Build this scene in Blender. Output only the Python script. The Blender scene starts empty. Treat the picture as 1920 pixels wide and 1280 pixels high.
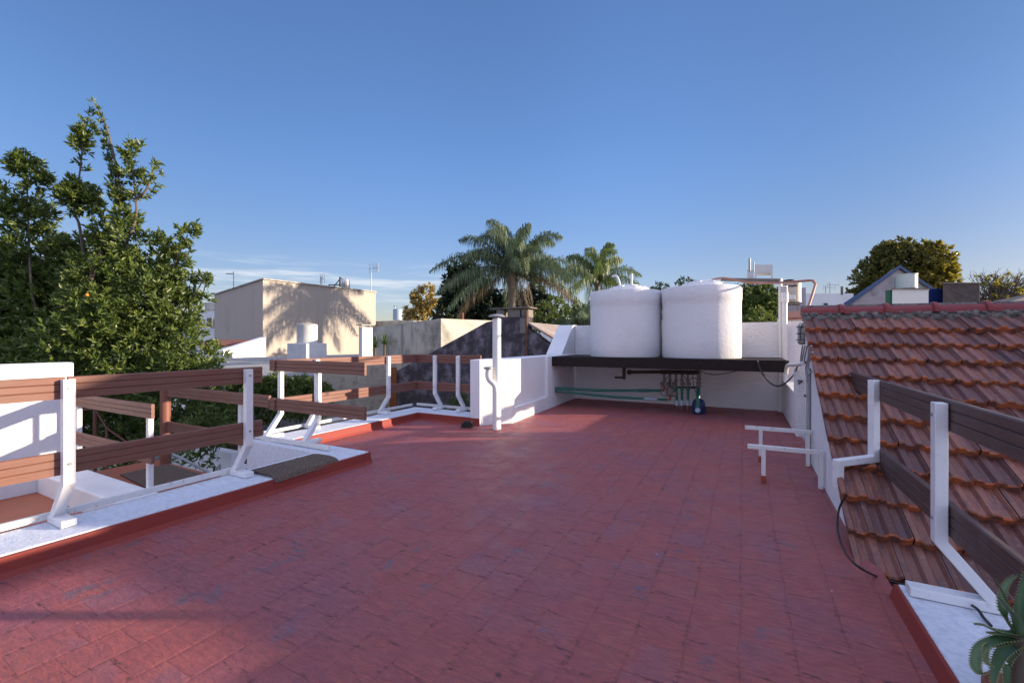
import bpy, bmesh, math, random
import numpy as np
from mathutils import Vector, Matrix

# ---------------------------------------------------------------- camera, sky, sun
SC = bpy.context.scene
COL = SC.collection
A = math.atan(435/820); CA, SA = math.cos(A), math.sin(A)
F, EYE = 820.0, 1.35
cam_d = bpy.data.cameras.new('camera'); cam = bpy.data.objects.new('camera', cam_d); COL.objects.link(cam)
cam.location = (0, 0, EYE); cam.rotation_euler = (math.pi/2, 0, A)
cam_d.sensor_width = 36; cam_d.lens = F/1920*36; cam_d.clip_start = 0.05; cam_d.clip_end = 4000
SC.camera = cam

SUN_EL = math.radians(10.4); SUN_AZ = A          # azimuth measured from +X towards +Y
W = bpy.data.worlds.new('World'); SC.world = W; W.use_nodes = True
wn, wl = W.node_tree.nodes, W.node_tree.links
bg = wn['Background']
sky = wn.new('ShaderNodeTexSky'); sky.sky_type = 'NISHITA'; sky.sun_disc = False
sky.sun_elevation = SUN_EL; sky.sun_rotation = math.pi/2 - SUN_AZ
sky.air_density = 1.0; sky.dust_density = 0.6; sky.ozone_density = 2.2
bg.inputs['Strength'].default_value = 0.15
def wmath(op, a, b=None, c=None):
    n = wn.new('ShaderNodeMath'); n.operation = op
    for i, x in enumerate((a, b, c)):
        if x is None: continue
        if isinstance(x, (int, float)): n.inputs[i].default_value = x
        else: wl.new(x, n.inputs[i])
    return n.outputs[0]
tc = wn.new('ShaderNodeTexCoord')
sep = wn.new('ShaderNodeSeparateXYZ'); wl.new(tc.outputs['Generated'], sep.inputs[0])
mp = wn.new('ShaderNodeMapping'); mp.inputs['Scale'].default_value = (2.6, 2.6, 34); mp.inputs['Rotation'].default_value = (0.03, 0.06, 0)
wl.new(tc.outputs['Generated'], mp.inputs[0])
nz = wn.new('ShaderNodeTexNoise'); nz.inputs['Scale'].default_value = 1.6; nz.inputs['Detail'].default_value = 7; nz.inputs['Roughness'].default_value = 0.55
wl.new(mp.outputs[0], nz.inputs['Vector'])
def ramp2(val, lo, hi):
    n = wn.new('ShaderNodeMapRange'); n.interpolation_type = 'SMOOTHSTEP'
    n.inputs[1].default_value = lo; n.inputs[2].default_value = hi; wl.new(val, n.inputs[0]); return n.outputs[0]
cl = ramp2(nz.outputs[0], 0.43, 0.66)
m_el = wmath('MULTIPLY', ramp2(sep.outputs[2], 0.03, 0.075), ramp2(sep.outputs[2], 0.185, 0.13))
# clouds sit low over the left part of the view
cx, cy = -0.42*CA-0.9*SA, -0.42*SA+0.9*CA
dt = wmath('ADD', wmath('MULTIPLY', sep.outputs[0], cx), wmath('MULTIPLY', sep.outputs[1], cy))
m_az = ramp2(dt, 0.86, 0.97)
cf = wmath('MULTIPLY', wmath('MULTIPLY', cl, m_el), wmath('MULTIPLY', m_az, 0.85))
mix = wn.new('ShaderNodeMix'); mix.data_type = 'RGBA'
tint = wn.new('ShaderNodeMix'); tint.data_type = 'RGBA'; tint.blend_type = 'MULTIPLY'; tint.inputs['Factor'].default_value = 1
wl.new(sky.outputs[0], tint.inputs['A'])
tcol = wn.new('ShaderNodeMix'); tcol.data_type = 'RGBA'; tcol.inputs['A'].default_value = (.60, .55, .68, 1); tcol.inputs['B'].default_value = (.565, .655, .87, 1)
wl.new(ramp2(sep.outputs[2], .08, .40), tcol.inputs['Factor'])
rgt = wmath('ADD', wmath('MULTIPLY', sep.outputs[0], CA), wmath('MULTIPLY', sep.outputs[1], SA))
side = wmath('SUBTRACT', wmath('SUBTRACT', 1.0, wmath('MULTIPLY', ramp2(rgt, .12, .72), .40)), wmath('MULTIPLY', ramp2(rgt, -.15, -.75), .30))
tsc = wn.new('ShaderNodeVectorMath'); tsc.operation = 'SCALE'; wl.new(tcol.outputs['Result'], tsc.inputs[0]); wl.new(side, tsc.inputs['Scale'])
wl.new(tsc.outputs[0], tint.inputs['B'])
# made-up bright cloud behind and above the viewer, added to lift the shade
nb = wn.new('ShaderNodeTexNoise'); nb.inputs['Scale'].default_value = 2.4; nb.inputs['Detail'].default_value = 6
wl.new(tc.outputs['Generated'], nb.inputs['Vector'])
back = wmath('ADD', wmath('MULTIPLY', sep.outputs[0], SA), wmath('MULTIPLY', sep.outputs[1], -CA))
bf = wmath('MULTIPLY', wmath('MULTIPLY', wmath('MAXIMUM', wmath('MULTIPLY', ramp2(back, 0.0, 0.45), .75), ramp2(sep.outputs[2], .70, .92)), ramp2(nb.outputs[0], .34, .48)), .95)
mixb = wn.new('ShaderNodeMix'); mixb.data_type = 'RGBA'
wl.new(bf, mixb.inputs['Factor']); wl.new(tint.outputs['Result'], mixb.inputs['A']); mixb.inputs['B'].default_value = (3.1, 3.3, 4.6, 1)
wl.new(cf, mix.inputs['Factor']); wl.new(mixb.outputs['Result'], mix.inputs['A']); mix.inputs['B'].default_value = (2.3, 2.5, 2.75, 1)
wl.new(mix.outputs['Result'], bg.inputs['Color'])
CLOUD_MIX, SKY_BG = mix, bg

sd = bpy.data.lights.new('sun', 'SUN'); so = bpy.data.objects.new('sun', sd); COL.objects.link(so)
sdir = Vector((math.cos(SUN_AZ)*math.cos(SUN_EL), math.sin(SUN_AZ)*math.cos(SUN_EL), math.sin(SUN_EL)))
so.rotation_euler = (-sdir).to_track_quat('-Z', 'Y').to_euler(); so.location = sdir*50
sd.energy = 4.3; sd.angle = math.radians(0.6); sd.color = (1.0, 0.83, 0.62)
SC.view_settings.view_transform = 'Standard'; SC.view_settings.look = 'None'
SC.view_settings.exposure = 1.2; SC.view_settings.gamma = 1.0

# ---------------------------------------------------------------- pixel -> world helpers (photo pixels, 1920 x 1280)
def _w(lat, Z, z): return Vector((lat*CA - Z*SA, lat*SA + Z*CA, z))
def D(px, py, Z): return _w((px-960)/F*Z, Z, EYE-(py-640)/F*Z)
def PZ(px, py, z): return D(px, py, F*(EYE-z)/(py-640))
def PX(px, py, X): return D(px, py, X/((px-960)/F*CA-SA))
def PY(px, py, Y): return D(px, py, Y/((px-960)/F*SA+CA))

# ---------------------------------------------------------------- mesh builder and object helpers
OFF = {}
class MB:
    def __init__(s): s.v, s.f, s.m = [], [], []
    def add(s, vs, fs, mi=0):
        n = len(s.v); s.v += [tuple(p) for p in vs]
        for f in fs: s.f.append(tuple(n+i for i in f)); s.m.append(mi)
        return s
    def box(s, x0, x1, y0, y1, z0, z1, mi=0):
        return s.prism([(x0,y0,z0),(x1,y0,z0),(x1,y1,z0),(x0,y1,z0)], (0,0,z1-z0), mi)
    def prism(s, poly, ext, mi=0):
        e = Vector(ext); P = [Vector(p) for p in poly]; n = len(P)
        vs = P+[p+e for p in P]
        fs = [tuple(range(n-1,-1,-1)), tuple(range(n,2*n))]+[(i,(i+1)%n,n+(i+1)%n,n+i) for i in range(n)]
        return s.add(vs, fs, mi)
    def cyl(s, p0, p1, r0, r1=None, n=14, mi=0, caps=True):
        r1 = r0 if r1 is None else r1
        return s.tube([p0, p1], [r0, r1], n, mi, caps)
    def tube(s, path, r, n=10, mi=0, caps=True):
        P = [Vector(p) for p in path]; R = r if isinstance(r, (list, tuple)) else [r]*len(P)
        t0 = (P[1]-P[0]).normalized()
        a = t0.cross(Vector((0,0,1)));
        if a.length < 1e-3: a = t0.cross(Vector((1,0,0)))
        a.normalize(); vs = []
        for i, p in enumerate(P):
            t = ((P[min(i+1,len(P)-1)]-P[i]).normalized()+(P[i]-P[max(i-1,0)]).normalized()) if 0 < i < len(P)-1 else (P[min(i+1,len(P)-1)]-P[max(i-1,0)])
            t.normalize(); a = (a-t*a.dot(t)).normalized(); b = t.cross(a)
            for k in range(n):
                w = 2*math.pi*k/n; vs.append(p+(a*math.cos(w)+b*math.sin(w))*R[i])
        fs = []
        for i in range(len(P)-1):
            for k in range(n): fs.append((i*n+k, i*n+(k+1)%n, (i+1)*n+(k+1)%n, (i+1)*n+k))
        if caps: fs += [tuple(range(n-1,-1,-1)), tuple(range((len(P)-1)*n, len(P)*n))]
        return s.add(vs, fs, mi)
    def lathe(s, c, prof, n=32, mi=0):
        c = Vector(c); vs, fs = [], []
        for r, z in prof:
            for k in range(n):
                w = 2*math.pi*k/n; vs.append(c+Vector((r*math.cos(w), r*math.sin(w), z)))
        for i in range(len(prof)-1):
            for k in range(n): fs.append((i*n+k, i*n+(k+1)%n, (i+1)*n+(k+1)%n, (i+1)*n+k))
        fs += [tuple(range(n-1,-1,-1)), tuple(range((len(prof)-1)*n, len(prof)*n))]
        return s.add(vs, fs, mi)
    def sweep(s, path, axis, w, d, mi=0):
        P = [Vector(p) for p in path]; ax = Vector(axis).normalized(); vs = []
        for i, p in enumerate(P):
            if i == 0: t = (P[1]-P[0]).normalized(); sc = 1
            elif i == len(P)-1: t = (P[-1]-P[-2]).normalized(); sc = 1
            else:
                t1, t2 = (P[i]-P[i-1]).normalized(), (P[i+1]-P[i]).normalized()
                t = (t1+t2).normalized(); sc = 1/max(.3, t.dot(t1))
            nn = t.cross(ax).normalized()*sc
            for a, b in ((-1,-1),(1,-1),(1,1),(-1,1)): vs.append(p+ax*(a*w/2)+nn*(b*d/2))
        fs = [(3,2,1,0), tuple(range(len(vs)-4, len(vs)))]
        for i in range(len(P)-1):
            for k in range(4): fs.append((i*4+k, i*4+(k+1)%4, (i+1)*4+(k+1)%4, (i+1)*4+k))
        return s.add(vs, fs, mi)
    def build(s, name, mat, parent=None, label=None, cat=None, group=None, bevel=0, smooth=False, kind=None, recalc=True):
        me = bpy.data.meshes.new(name)
        off = OFF.get(parent.name, Vector((0,0,0))) if parent else Vector((0,0,0))
        me.from_pydata([(x-off.x, y-off.y, z-off.z) for x, y, z in s.v], [], s.f)
        mats = mat if isinstance(mat, (list, tuple)) else [mat]
        for m in mats: me.materials.append(m)
        if len(mats) > 1: me.polygons.foreach_set('material_index', s.m)
        if recalc:
            bm = bmesh.new(); bm.from_mesh(me); bmesh.ops.recalc_face_normals(bm, faces=bm.faces); bm.to_mesh(me); bm.free()
        o = bpy.data.objects.new(name, me); COL.objects.link(o)
        if parent: o.parent = parent; OFF[o.name] = off
        if smooth:
            me.polygons.foreach_set('use_smooth', [True]*len(me.polygons))
            try: me.set_sharp_from_angle(angle=math.radians(40))
            except Exception: pass
        if bevel:
            b = o.modifiers.new('bevel', 'BEVEL'); b.width = bevel; b.segments = 2; b.limit_method = 'ANGLE'; b.angle_limit = math.radians(35)
        tag(o, label, cat, group, kind)
        return o
def tag(o, label=None, cat=None, group=None, kind=None):
    if label: o['label'] = label
    if cat: o['category'] = cat
    if group: o['group'] = group
    if kind: o['kind'] = kind
def thing(name, label, cat, loc, group=None):
    o = bpy.data.objects.new(name, None); COL.objects.link(o); o.location = loc; o.empty_display_size = .1
    OFF[o.name] = Vector(loc); tag(o, label, cat, group); return o
def curve_pts(pts, n=8):
    P = [Vector(p) for p in pts]; out = []
    for i in range(len(P)-1):
        p0, p1, p2, p3 = P[max(i-1,0)], P[i], P[i+1], P[min(i+2,len(P)-1)]
        for k in range(n):
            t = k/n
            out.append(.5*((2*p1)+(p2-p0)*t+(2*p0-5*p1+4*p2-p3)*t*t+(3*p1-p0-3*p2+p3)*t**3))
    out.append(P[-1]); return out

# ---------------------------------------------------------------- materials
class NT:
    def __init__(s, name):
        s.m = bpy.data.materials.new(name); s.m.use_nodes = True; s.n, s.l = s.m.node_tree.nodes, s.m.node_tree.links
        s.b = s.n['Principled BSDF']; s.co = s.n.new('ShaderNodeTexCoord').outputs['Object']
    def noise(s, scale, detail=4, rough=.6, vec=None, sc=None, dist=0):
        v = vec or s.co
        if sc: v = s.map(v, sc)
        n = s.n.new('ShaderNodeTexNoise'); n.inputs['Scale'].default_value = scale; n.inputs['Detail'].default_value = detail
        n.inputs['Roughness'].default_value = rough; n.inputs['Distortion'].default_value = dist
        s.l.new(v, n.inputs['Vector']); return n.outputs[0]
    def map(s, v, sc=(1,1,1), rot=(0,0,0), loc=(0,0,0)):
        n = s.n.new('ShaderNodeMapping'); n.inputs['Scale'].default_value = sc; n.inputs['Rotation'].default_value = rot; n.inputs['Location'].default_value = loc
        s.l.new(v, n.inputs[0]); return n.outputs[0]
    def rng(s, v, lo, hi, a=0, b=1, smooth=True):
        n = s.n.new('ShaderNodeMapRange'); n.interpolation_type = 'SMOOTHSTEP' if smooth else 'LINEAR'
        for i, x in zip((1,2,3,4), (lo,hi,a,b)): n.inputs[i].default_value = x
        s.l.new(v, n.inputs[0]); return n.outputs[0]
    def math(s, op, a, b=0):
        n = s.n.new('ShaderNodeMath'); n.operation = op
        for i, x in enumerate((a,b)):
            if isinstance(x, (int,float)): n.inputs[i].default_value = x
            else: s.l.new(x, n.inputs[i])
        return n.outputs[0]
    def mix(s, f, a, b, mode='MIX'):
        n = s.n.new('ShaderNodeMix'); n.data_type = 'RGBA'; n.blend_type = mode
        for k, x in (('Factor',f),('A',a),('B',b)):
            if isinstance(x, (int,float)): n.inputs[k].default_value = x
            elif isinstance(x, tuple): n.inputs[k].default_value = (*x, 1)
            else: s.l.new(x, n.inputs[k])
        return n.outputs['Result']
    def bump(s, h, strength=.3, dist=.01, prev=None):
        n = s.n.new('ShaderNodeBump'); n.inputs['Strength'].default_value = strength; n.inputs['Distance'].default_value = dist
        s.l.new(h, n.inputs['Height'])
        if prev: s.l.new(prev, n.inputs['Normal'])
        return n.outputs[0]
    def out(s, col, rough=.7, normal=None, spec=.5, metal=0):
        if isinstance(col, tuple): s.b.inputs['Base Color'].default_value = (*col, 1)
        else: s.l.new(col, s.b.inputs['Base Color'])
        if isinstance(rough, (int,float)): s.b.inputs['Roughness'].default_value = rough
        else: s.l.new(rough, s.b.inputs['Roughness'])
        s.b.inputs['Specular IOR Level'].default_value = spec; s.b.inputs['Metallic'].default_value = metal
        if normal: s.l.new(normal, s.b.inputs['Normal'])
        return s.m
    def island(s):
        return s.n.new('ShaderNodeNewGeometry').outputs['Random Per Island']

def plaster(name, col, stain=None, amt=.3, bs=60, bstr=.25, bd=.01, streak=0, rough=.85, sscale=2.0, lo=.45, hi=.75, speck=0, speckcol=(.1,.1,.1)):
    t = NT(name); c = t.mix(t.math('MULTIPLY', t.noise(1.3, 3), .25), col, tuple(x*.82 for x in col))
    if stain:
        f = t.rng(t.noise(sscale, 8, .65), lo, hi)
        if streak: f = t.math('MAXIMUM', f, t.math('MULTIPLY', t.rng(t.noise(3.2, 6, .6, sc=(1,1,.12)), .5, .72), streak))
        c = t.mix(t.math('MULTIPLY', f, amt), c, stain)
    if speck: c = t.mix(t.rng(t.noise(45, 4, .7), speck, speck+.08), c, speckcol)
    h = t.math('ADD', t.noise(bs, 5, .65), t.math('MULTIPLY', t.noise(bs*.2, 3), .7))
    return t.out(c, rough, t.bump(h, bstr, bd), .25)
def simple(name, col, rough=.5, metal=0, var=.25, bs=0, spec=.4, dirt=None, damt=.4):
    t = NT(name); c = t.mix(t.rng(t.noise(9, 5), .35, .7, 0, var), col, tuple(x*.55 for x in col))
    if dirt: c = t.mix(t.rng(t.noise(22, 6, .7), .55, .72, 0, damt), c, dirt)
    nrm = t.bump(t.noise(bs, 4), .2, .005) if bs else None
    return t.out(c, rough, nrm, spec, metal)

M = {}
M['white'] = plaster('white_plaster', (.76,.755,.775), (.42,.42,.42), .22, 70, .35, .012, streak=.25, sscale=1.4)
M['stucco'] = plaster('white_stucco_render', (.76,.745,.76), (.46,.45,.44), .22, 34, .75, .022, streak=.3, sscale=1.2)
M['whitekerb'] = plaster('weathered_white_coping', (.66,.69,.76), (.42,.46,.53), .5, 60, .6, .012, sscale=24, lo=.40, hi=.66, streak=0, speck=.66, speckcol=(.34,.36,.40))
M['wmetal'] = simple('white_painted_steel', (.74,.74,.75), .38, 0, .1, 0, .5, (.32,.24,.18), .35)
M['wworn'] = simple('worn_white_painted_steel', (.68,.67,.66), .5, 0, .15, 60, .4, (.2,.12,.09), .75)
M['dsteel'] = simple('dark_brown_steel', (.020,.014,.0125), .65, 0, .4, 40, .15, (.06,.045,.038), .45)
M['bolt'] = simple('bolt_metal', (.35,.35,.36), .4, .8)
M['cable'] = simple('black_cable', (.02,.02,.022), .5)
M['pgreen'] = simple('green_plastic_pipe', (.012,.125,.10), .4)
M['pipebrown'] = simple('brown_red_pipe', (.13,.04,.03), .5)
M['pgrey'] = simple('blue_grey_plastic', (.35,.42,.5), .4)
M['pipeold'] = simple('old_grey_pipe', (.17,.155,.14), .6, .2, .5, 60, .4, (.4,.38,.34), .5)
M['pipedark'] = simple('dark_brown_pipe', (.035,.025,.022), .5, .1, .4)
M['pipered'] = simple('red_plastic_pipe', (.3,.06,.035), .5)
M['copper'] = simple('terracotta_plastic_pipe', (.40,.18,.125), .5)
M['blue'] = simple('dark_blue_plastic', (.02,.028,.10), .5)
M['pvc'] = simple('white_plastic_pipe', (.72,.71,.69), .4, 0, .12, 0, .4, (.35,.32,.28), .25)
M['grey'] = simple('grey_galvanised', (.34,.35,.36), .5, .3, .3)
M['lampglass'] = simple('frosted_lamp_glass', (.36,.37,.37), .35)
M['rail'] = simple('thin_brown_rail', (.16,.06,.04), .6)
M['bpost'] = simple('brown_painted_post', (.20,.075,.05), .5, 0, .2)
def mk_wood():
    t = NT('brown_composite_board')
    g = t.noise(5, 6, .7, sc=(.6,.6,60)); g2 = t.noise(2.2, 4)
    c = t.mix(t.rng(g, .3, .7), (.13,.055,.04), (.22,.095,.068))
    c = t.mix(t.rng(g2, .4, .75, 0, .5), c, (.19,.115,.095))
    return t.out(c, .55, t.bump(g, .25, .003), .35)
M['wood'] = mk_wood()
def mk_woodgrey():
    t = NT('weathered_dark_board')
    g = t.noise(5, 6, .7, sc=(.6,.6,60)); g2 = t.noise(4, 5, .7)
    c = t.mix(t.rng(g, .3, .7), (.055,.033,.029), (.12,.063,.052))
    c = t.mix(t.rng(g2, .5, .75, 0, .6), c, (.12,.1,.1))
    return t.out(c, .5, t.bump(g, .3, .003), .4)
M['woodgrey'] = mk_woodgrey()
def mk_floor():
    t = NT('red_painted_roof_tiles')
    wob = t.n.new('ShaderNodeVectorMath'); wob.operation = 'MULTIPLY_ADD'
    nn = t.n.new('ShaderNodeTexNoise'); nn.inputs['Scale'].default_value = 2.2; t.l.new(t.co, nn.inputs['Vector'])
    t.l.new(nn.outputs['Color'], wob.inputs[0]); wob.inputs[1].default_value = (.035,.035,0); t.l.new(t.co, wob.inputs[2])
    v = t.map(wob.outputs[0], rot=(0,0,math.pi/2))
    def brick(mortar, sm):
        br = t.n.new('ShaderNodeTexBrick'); br.offset = .5; t.l.new(v, br.inputs['Vector'])
        br.inputs['Scale'].default_value = 1; br.inputs['Mortar Size'].default_value = mortar; br.inputs['Mortar Smooth'].default_value = sm
        br.inputs['Brick Width'].default_value = .215; br.inputs['Row Height'].default_value = .215; br.inputs['Bias'].default_value = 0
        br.inputs['Color1'].default_value = (0,0,0,1); br.inputs['Color2'].default_value = (1,1,1,1); br.inputs['Mortar'].default_value = (.5,.5,.5,1)
        return br
    b1, b2 = brick(.0045, .8), brick(.020, 1.0)
    tone = t.n.new('ShaderNodeSeparateColor'); t.l.new(b1.outputs['Color'], tone.inputs[0])
    col = t.mix(t.rng(tone.outputs[0], 0, 1, 0, .3), (.325,.082,.074), (.37,.102,.088))
    col = t.mix(t.rng(t.noise(1.1, 5, .6), .42, .68, 0, .55), col, (.23,.085,.13))
    col = t.mix(t.math('MULTIPLY', t.rng(tone.outputs[0], .5, .95), t.rng(t.noise(4.2, 5, .6), .42, .66, 0, .4)), col, (.19,.11,.165))
    col = t.mix(t.rng(t.noise(7, 6, .7), .5, .75, 0, .45), col, (.38,.13,.10))
    # worn bluish-grey patches, dark chips that gather on the joints, pale flecks
    worn = t.math('MULTIPLY', t.rng(t.noise(3.4, 5, .6, dist=.4), .60, .68), t.rng(t.noise(17, 4), .35, .6))
    col = t.mix(t.math('MULTIPLY', worn, .75), col, (.11,.11,.15))
    seam = b1.outputs['Fac']; near = b2.outputs['Fac']
    keep = t.rng(t.noise(5.3, 4, .7), .46, .62)
    col = t.mix(t.math('MULTIPLY', t.math('MULTIPLY', seam, keep), .55), col, (.12,.03,.03))
    chip = t.math('MULTIPLY', t.rng(t.noise(26, 6, .75, sc=(.55,1.7,1)), .55, .59), t.rng(t.noise(2.3, 3), .38, .54))
    chip = t.math('MULTIPLY', chip, t.rng(near, 0, .5, .22, 1))
    col = t.mix(t.math('MULTIPLY', chip, .85), col, (.045,.022,.026))
    vo = t.n.new('ShaderNodeTexVoronoi'); vo.inputs['Scale'].default_value = 3.2; t.l.new(t.co, vo.inputs['Vector'])
    fleck = t.math('MULTIPLY', t.rng(vo.outputs['Distance'], .022, .016), .8)
    col = t.mix(fleck, col, (.6,.55,.55))
    h = t.math('ADD', t.math('MULTIPLY', seam, -.6), t.math('MULTIPLY', near, -.35))
    h = t.math('ADD', h, t.math('MULTIPLY', tone.outputs[0], .06))
    h = t.math('ADD', h, t.math('MULTIPLY', t.noise(16, 6, .7), 1.3)); h = t.math('ADD', h, t.math('MULTIPLY', chip, -1.0))
    rip = t.noise(15, 6, .7, sc=(.8,2.6,1), dist=.5)
    col = t.mix(t.rng(rip, .40, .62, .35, 0), col, (.15,.05,.065))
    h = t.math('ADD', h, t.math('MULTIPLY', rip, 2.2)); h = t.math('ADD', h, t.math('MULTIPLY', t.noise(2.0, 2), 1.2))
    ro = t.rng(t.noise(4, 5, .6), .3, .7, .42, .68)
    return t.out(col, ro, t.bump(h, .55, .012), .45)
M['floor'] = mk_floor()
M['red'] = plaster('red_roof_paint', (.25,.042,.032), (.17,.04,.04), .5, 40, .3, .01, rough=.6)
M['redlow'] = plaster('red_lower_terrace', (.34,.115,.07), (.2,.085,.06), .6, 14, .4, .01, rough=.7)
def mk_tile():
    t = NT('clay_roof_tile'); r = t.island()
    c = t.mix(t.math('FRACT', t.math('MULTIPLY', r, 7.31)), (.11,.045,.038), (.29,.112,.075))
    c = t.mix(t.rng(t.noise(11, 6, .7, sc=(3,.6,1)), .42, .68, 0, .75), c, (.085,.05,.062))
    c = t.mix(t.rng(t.noise(30, 5, .7), .56, .7, 0, .55), c, (.30,.20,.175))
    return t.out(c, .48, t.bump(t.noise(60, 5, .7), .3, .004), .45)
M['tile'] = mk_tile()
def mk_tedge():
    t = NT('clay_tile_front_edge'); c = t.mix(t.rng(t.noise(14, 6, .7), .38, .62), (.42,.115,.04), (.10,.05,.042))
    return t.out(c, .7, t.bump(t.noise(70, 4), .4, .005), .3)
M['tedge'] = mk_tedge()
M['ridge'] = simple('maroon_ridge_tile', (.20,.024,.026), .5, 0, .35, 30, .4)
M['mortar'] = plaster('grey_mortar', (.22,.195,.175), (.06,.05,.046), .85, 40, 1, .03, sscale=22, lo=.4, hi=.62)
M['beige'] = plaster('beige_render', (.43,.38,.33), (.16,.15,.145), .6, 30, .4, .02, sscale=.9, lo=.55, hi=.85, streak=.3)
M['mould'] = plaster('mouldy_grey_render', (.47,.44,.385), (.09,.085,.08), .75, 18, .5, .03, sscale=1.1, lo=.45, hi=.72, streak=.8)
M['dark'] = plaster('blackened_purple_render', (.06,.05,.054), (.27,.225,.25), .75, 14, .9, .05, sscale=2.6, lo=.44, hi=.68, streak=.25, speck=.60, speckcol=(.025,.02,.024))
M['rough'] = plaster('rough_beige_wall', (.5,.42,.32), (.12,.1,.08), .7, 12, 1, .05, sscale=3, lo=.5, hi=.72, speck=.56, speckcol=(.2,.16,.12))
M['greyw'] = plaster('grey_cement', (.36,.35,.36), (.18,.17,.17), .5, 20, .4, .02)
M['brick'] = None
def mk_brick(name, c1, c2, mortar, scale=1):
    t = NT(name); br = t.n.new('ShaderNodeTexBrick')
    sp = t.n.new('ShaderNodeSeparateXYZ'); t.l.new(t.co, sp.inputs[0]); cb = t.n.new('ShaderNodeCombineXYZ')
    t.l.new(t.math('ADD', sp.outputs[0], sp.outputs[1]), cb.inputs[0]); t.l.new(sp.outputs[2], cb.inputs[1]); t.l.new(cb.outputs[0], br.inputs['Vector'])
    br.inputs['Scale'].default_value = scale; br.inputs['Mortar Size'].default_value = .012; br.inputs['Brick Width'].default_value = .26; br.inputs['Row Height'].default_value = .08
    br.inputs['Color1'].default_value = (*c1,1); br.inputs['Color2'].default_value = (*c2,1); br.inputs['Mortar'].default_value = (*mortar,1)
    c = t.mix(t.rng(t.noise(2.5, 6, .7), .45, .75, 0, .7), br.outputs['Color'], tuple(x*.4 for x in c1))
    return t.out(c, .85, t.bump(br.outputs['Fac'], -.5, .01), .2)
M['brick'] = mk_brick('dark_brick', (.10,.075,.07), (.06,.045,.045), (.10,.09,.085))
M['brickred'] = mk_brick('old_red_brick', (.2,.085,.055), (.13,.06,.045), (.2,.17,.14))
M['bluewhite'] = plaster('whitewashed_block', (.66,.66,.66), (.40,.42,.46), .5, 20, .3, .02, sscale=2.4)
M['tankgrey'] = simple('grey_fibre_cement', (.55,.56,.56), .5, .0, .25)
M['steelshine'] = simple('stainless_tank', (.6,.6,.62), .25, .9)
M['tankbeige'] = simple('beige_plastic_tank', (.50,.44,.36), .4)
M['letter'] = simple('dark_lettering', (.03,.025,.04), .5)
M['mint'] = simple('pale_green_tank', (.50,.55,.51), .45)
M['green'] = simple('green_painted_door', (.02,.10,.055), .5)
M['tarp'] = simple('blue_tarpaulin', (.012,.03,.14), .45)
M['blueroof'] = simple('blue_slate_roof', (.05,.09,.19), .5)
M['mauve'] = plaster('pinkish_grey_render', (.43,.375,.385), (.2,.17,.18), .5, 12, .4, .03, sscale=1.2, streak=.3)
M['offwhite'] = plaster('offwhite_far_render', (.66,.65,.62), (.3,.3,.3), .4, 8, .3, .02, sscale=.8)
M['farwhite'] = plaster('white_far_render', (.74,.74,.74), (.4,.4,.4), .3, 8, .3, .02, sscale=.7)
M['window'] = simple('dark_window_glass', (.03,.035,.04), .15)
M['terracotta'] = simple('old_terracotta_roof', (.26,.1,.06), .7, 0, .5)
M['orange'] = simple('orange_door', (.24,.085,.03), .6)
M['tankcoat'] = plaster('white_tank_coating', (.74,.735,.75), (.46,.45,.44), .25, 66, .85, .016, streak=.5, sscale=1.0)
def mk_corr(name, c, c2, axis_sc=(9,0,0), dirt=.5):
    t = NT(name); w = t.n.new('ShaderNodeTexWave'); w.wave_type = 'BANDS'; w.bands_direction = 'X'; w.inputs['Scale'].default_value = 1.0
    t.l.new(t.map(t.co, axis_sc), w.inputs['Vector'])
    col = t.mix(t.rng(t.noise(1.5, 6, .7), .4, .7, 0, dirt), c, c2)
    return t.out(col, .6, t.bump(w.outputs['Fac'], .8, .03), .4)
M['corr'] = mk_corr('grey_corrugated_sheet', (.42,.41,.40), (.22,.2,.18))
M['tin'] = mk_corr('rusty_corrugated_tin', (.38,.34,.31), (.26,.11,.06), (7,0,0), .7)
M['roofgrey'] = plaster('grey_flat_roof', (.42,.41,.40), (.22,.21,.2), .6, 10, .4, .02)
M['concrete'] = plaster('old_concrete', (.21,.18,.155), (.06,.055,.05), .7, 20, .6, .02, sscale=4)
def mk_mat():
    t = NT('brown_woven_mat'); w0 = t.noise(60, 4, .7)
    br = t.n.new('ShaderNodeTexBrick'); t.l.new(t.co, br.inputs['Vector']); br.inputs['Scale'].default_value = 1; br.inputs['Brick Width'].default_value = .06; br.inputs['Row Height'].default_value = .035; br.inputs['Mortar Size'].default_value = .006; br.inputs['Mortar Smooth'].default_value = 1
    w = t.math('ADD', t.math('MULTIPLY', w0, .55), t.math('MULTIPLY', t.math('SUBTRACT', 1, br.outputs['Fac']), .15))
    c = t.mix(t.rng(w, .35, .65), (.11,.082,.066), (.26,.20,.165))
    return t.out(c, .95, t.bump(w, 1, .012), .1)
M['mat'] = mk_mat()
M['ground'] = plaster('ground_soil', (.16,.15,.12), (.06,.08,.04), .7, 3, .4, .1, sscale=.2)
M['rust'] = simple('rusty_steel', (.16,.065,.035), .8, 0, .5)
M['drain'] = simple('dark_drain_wire', (.03,.03,.03), .8)
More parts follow.
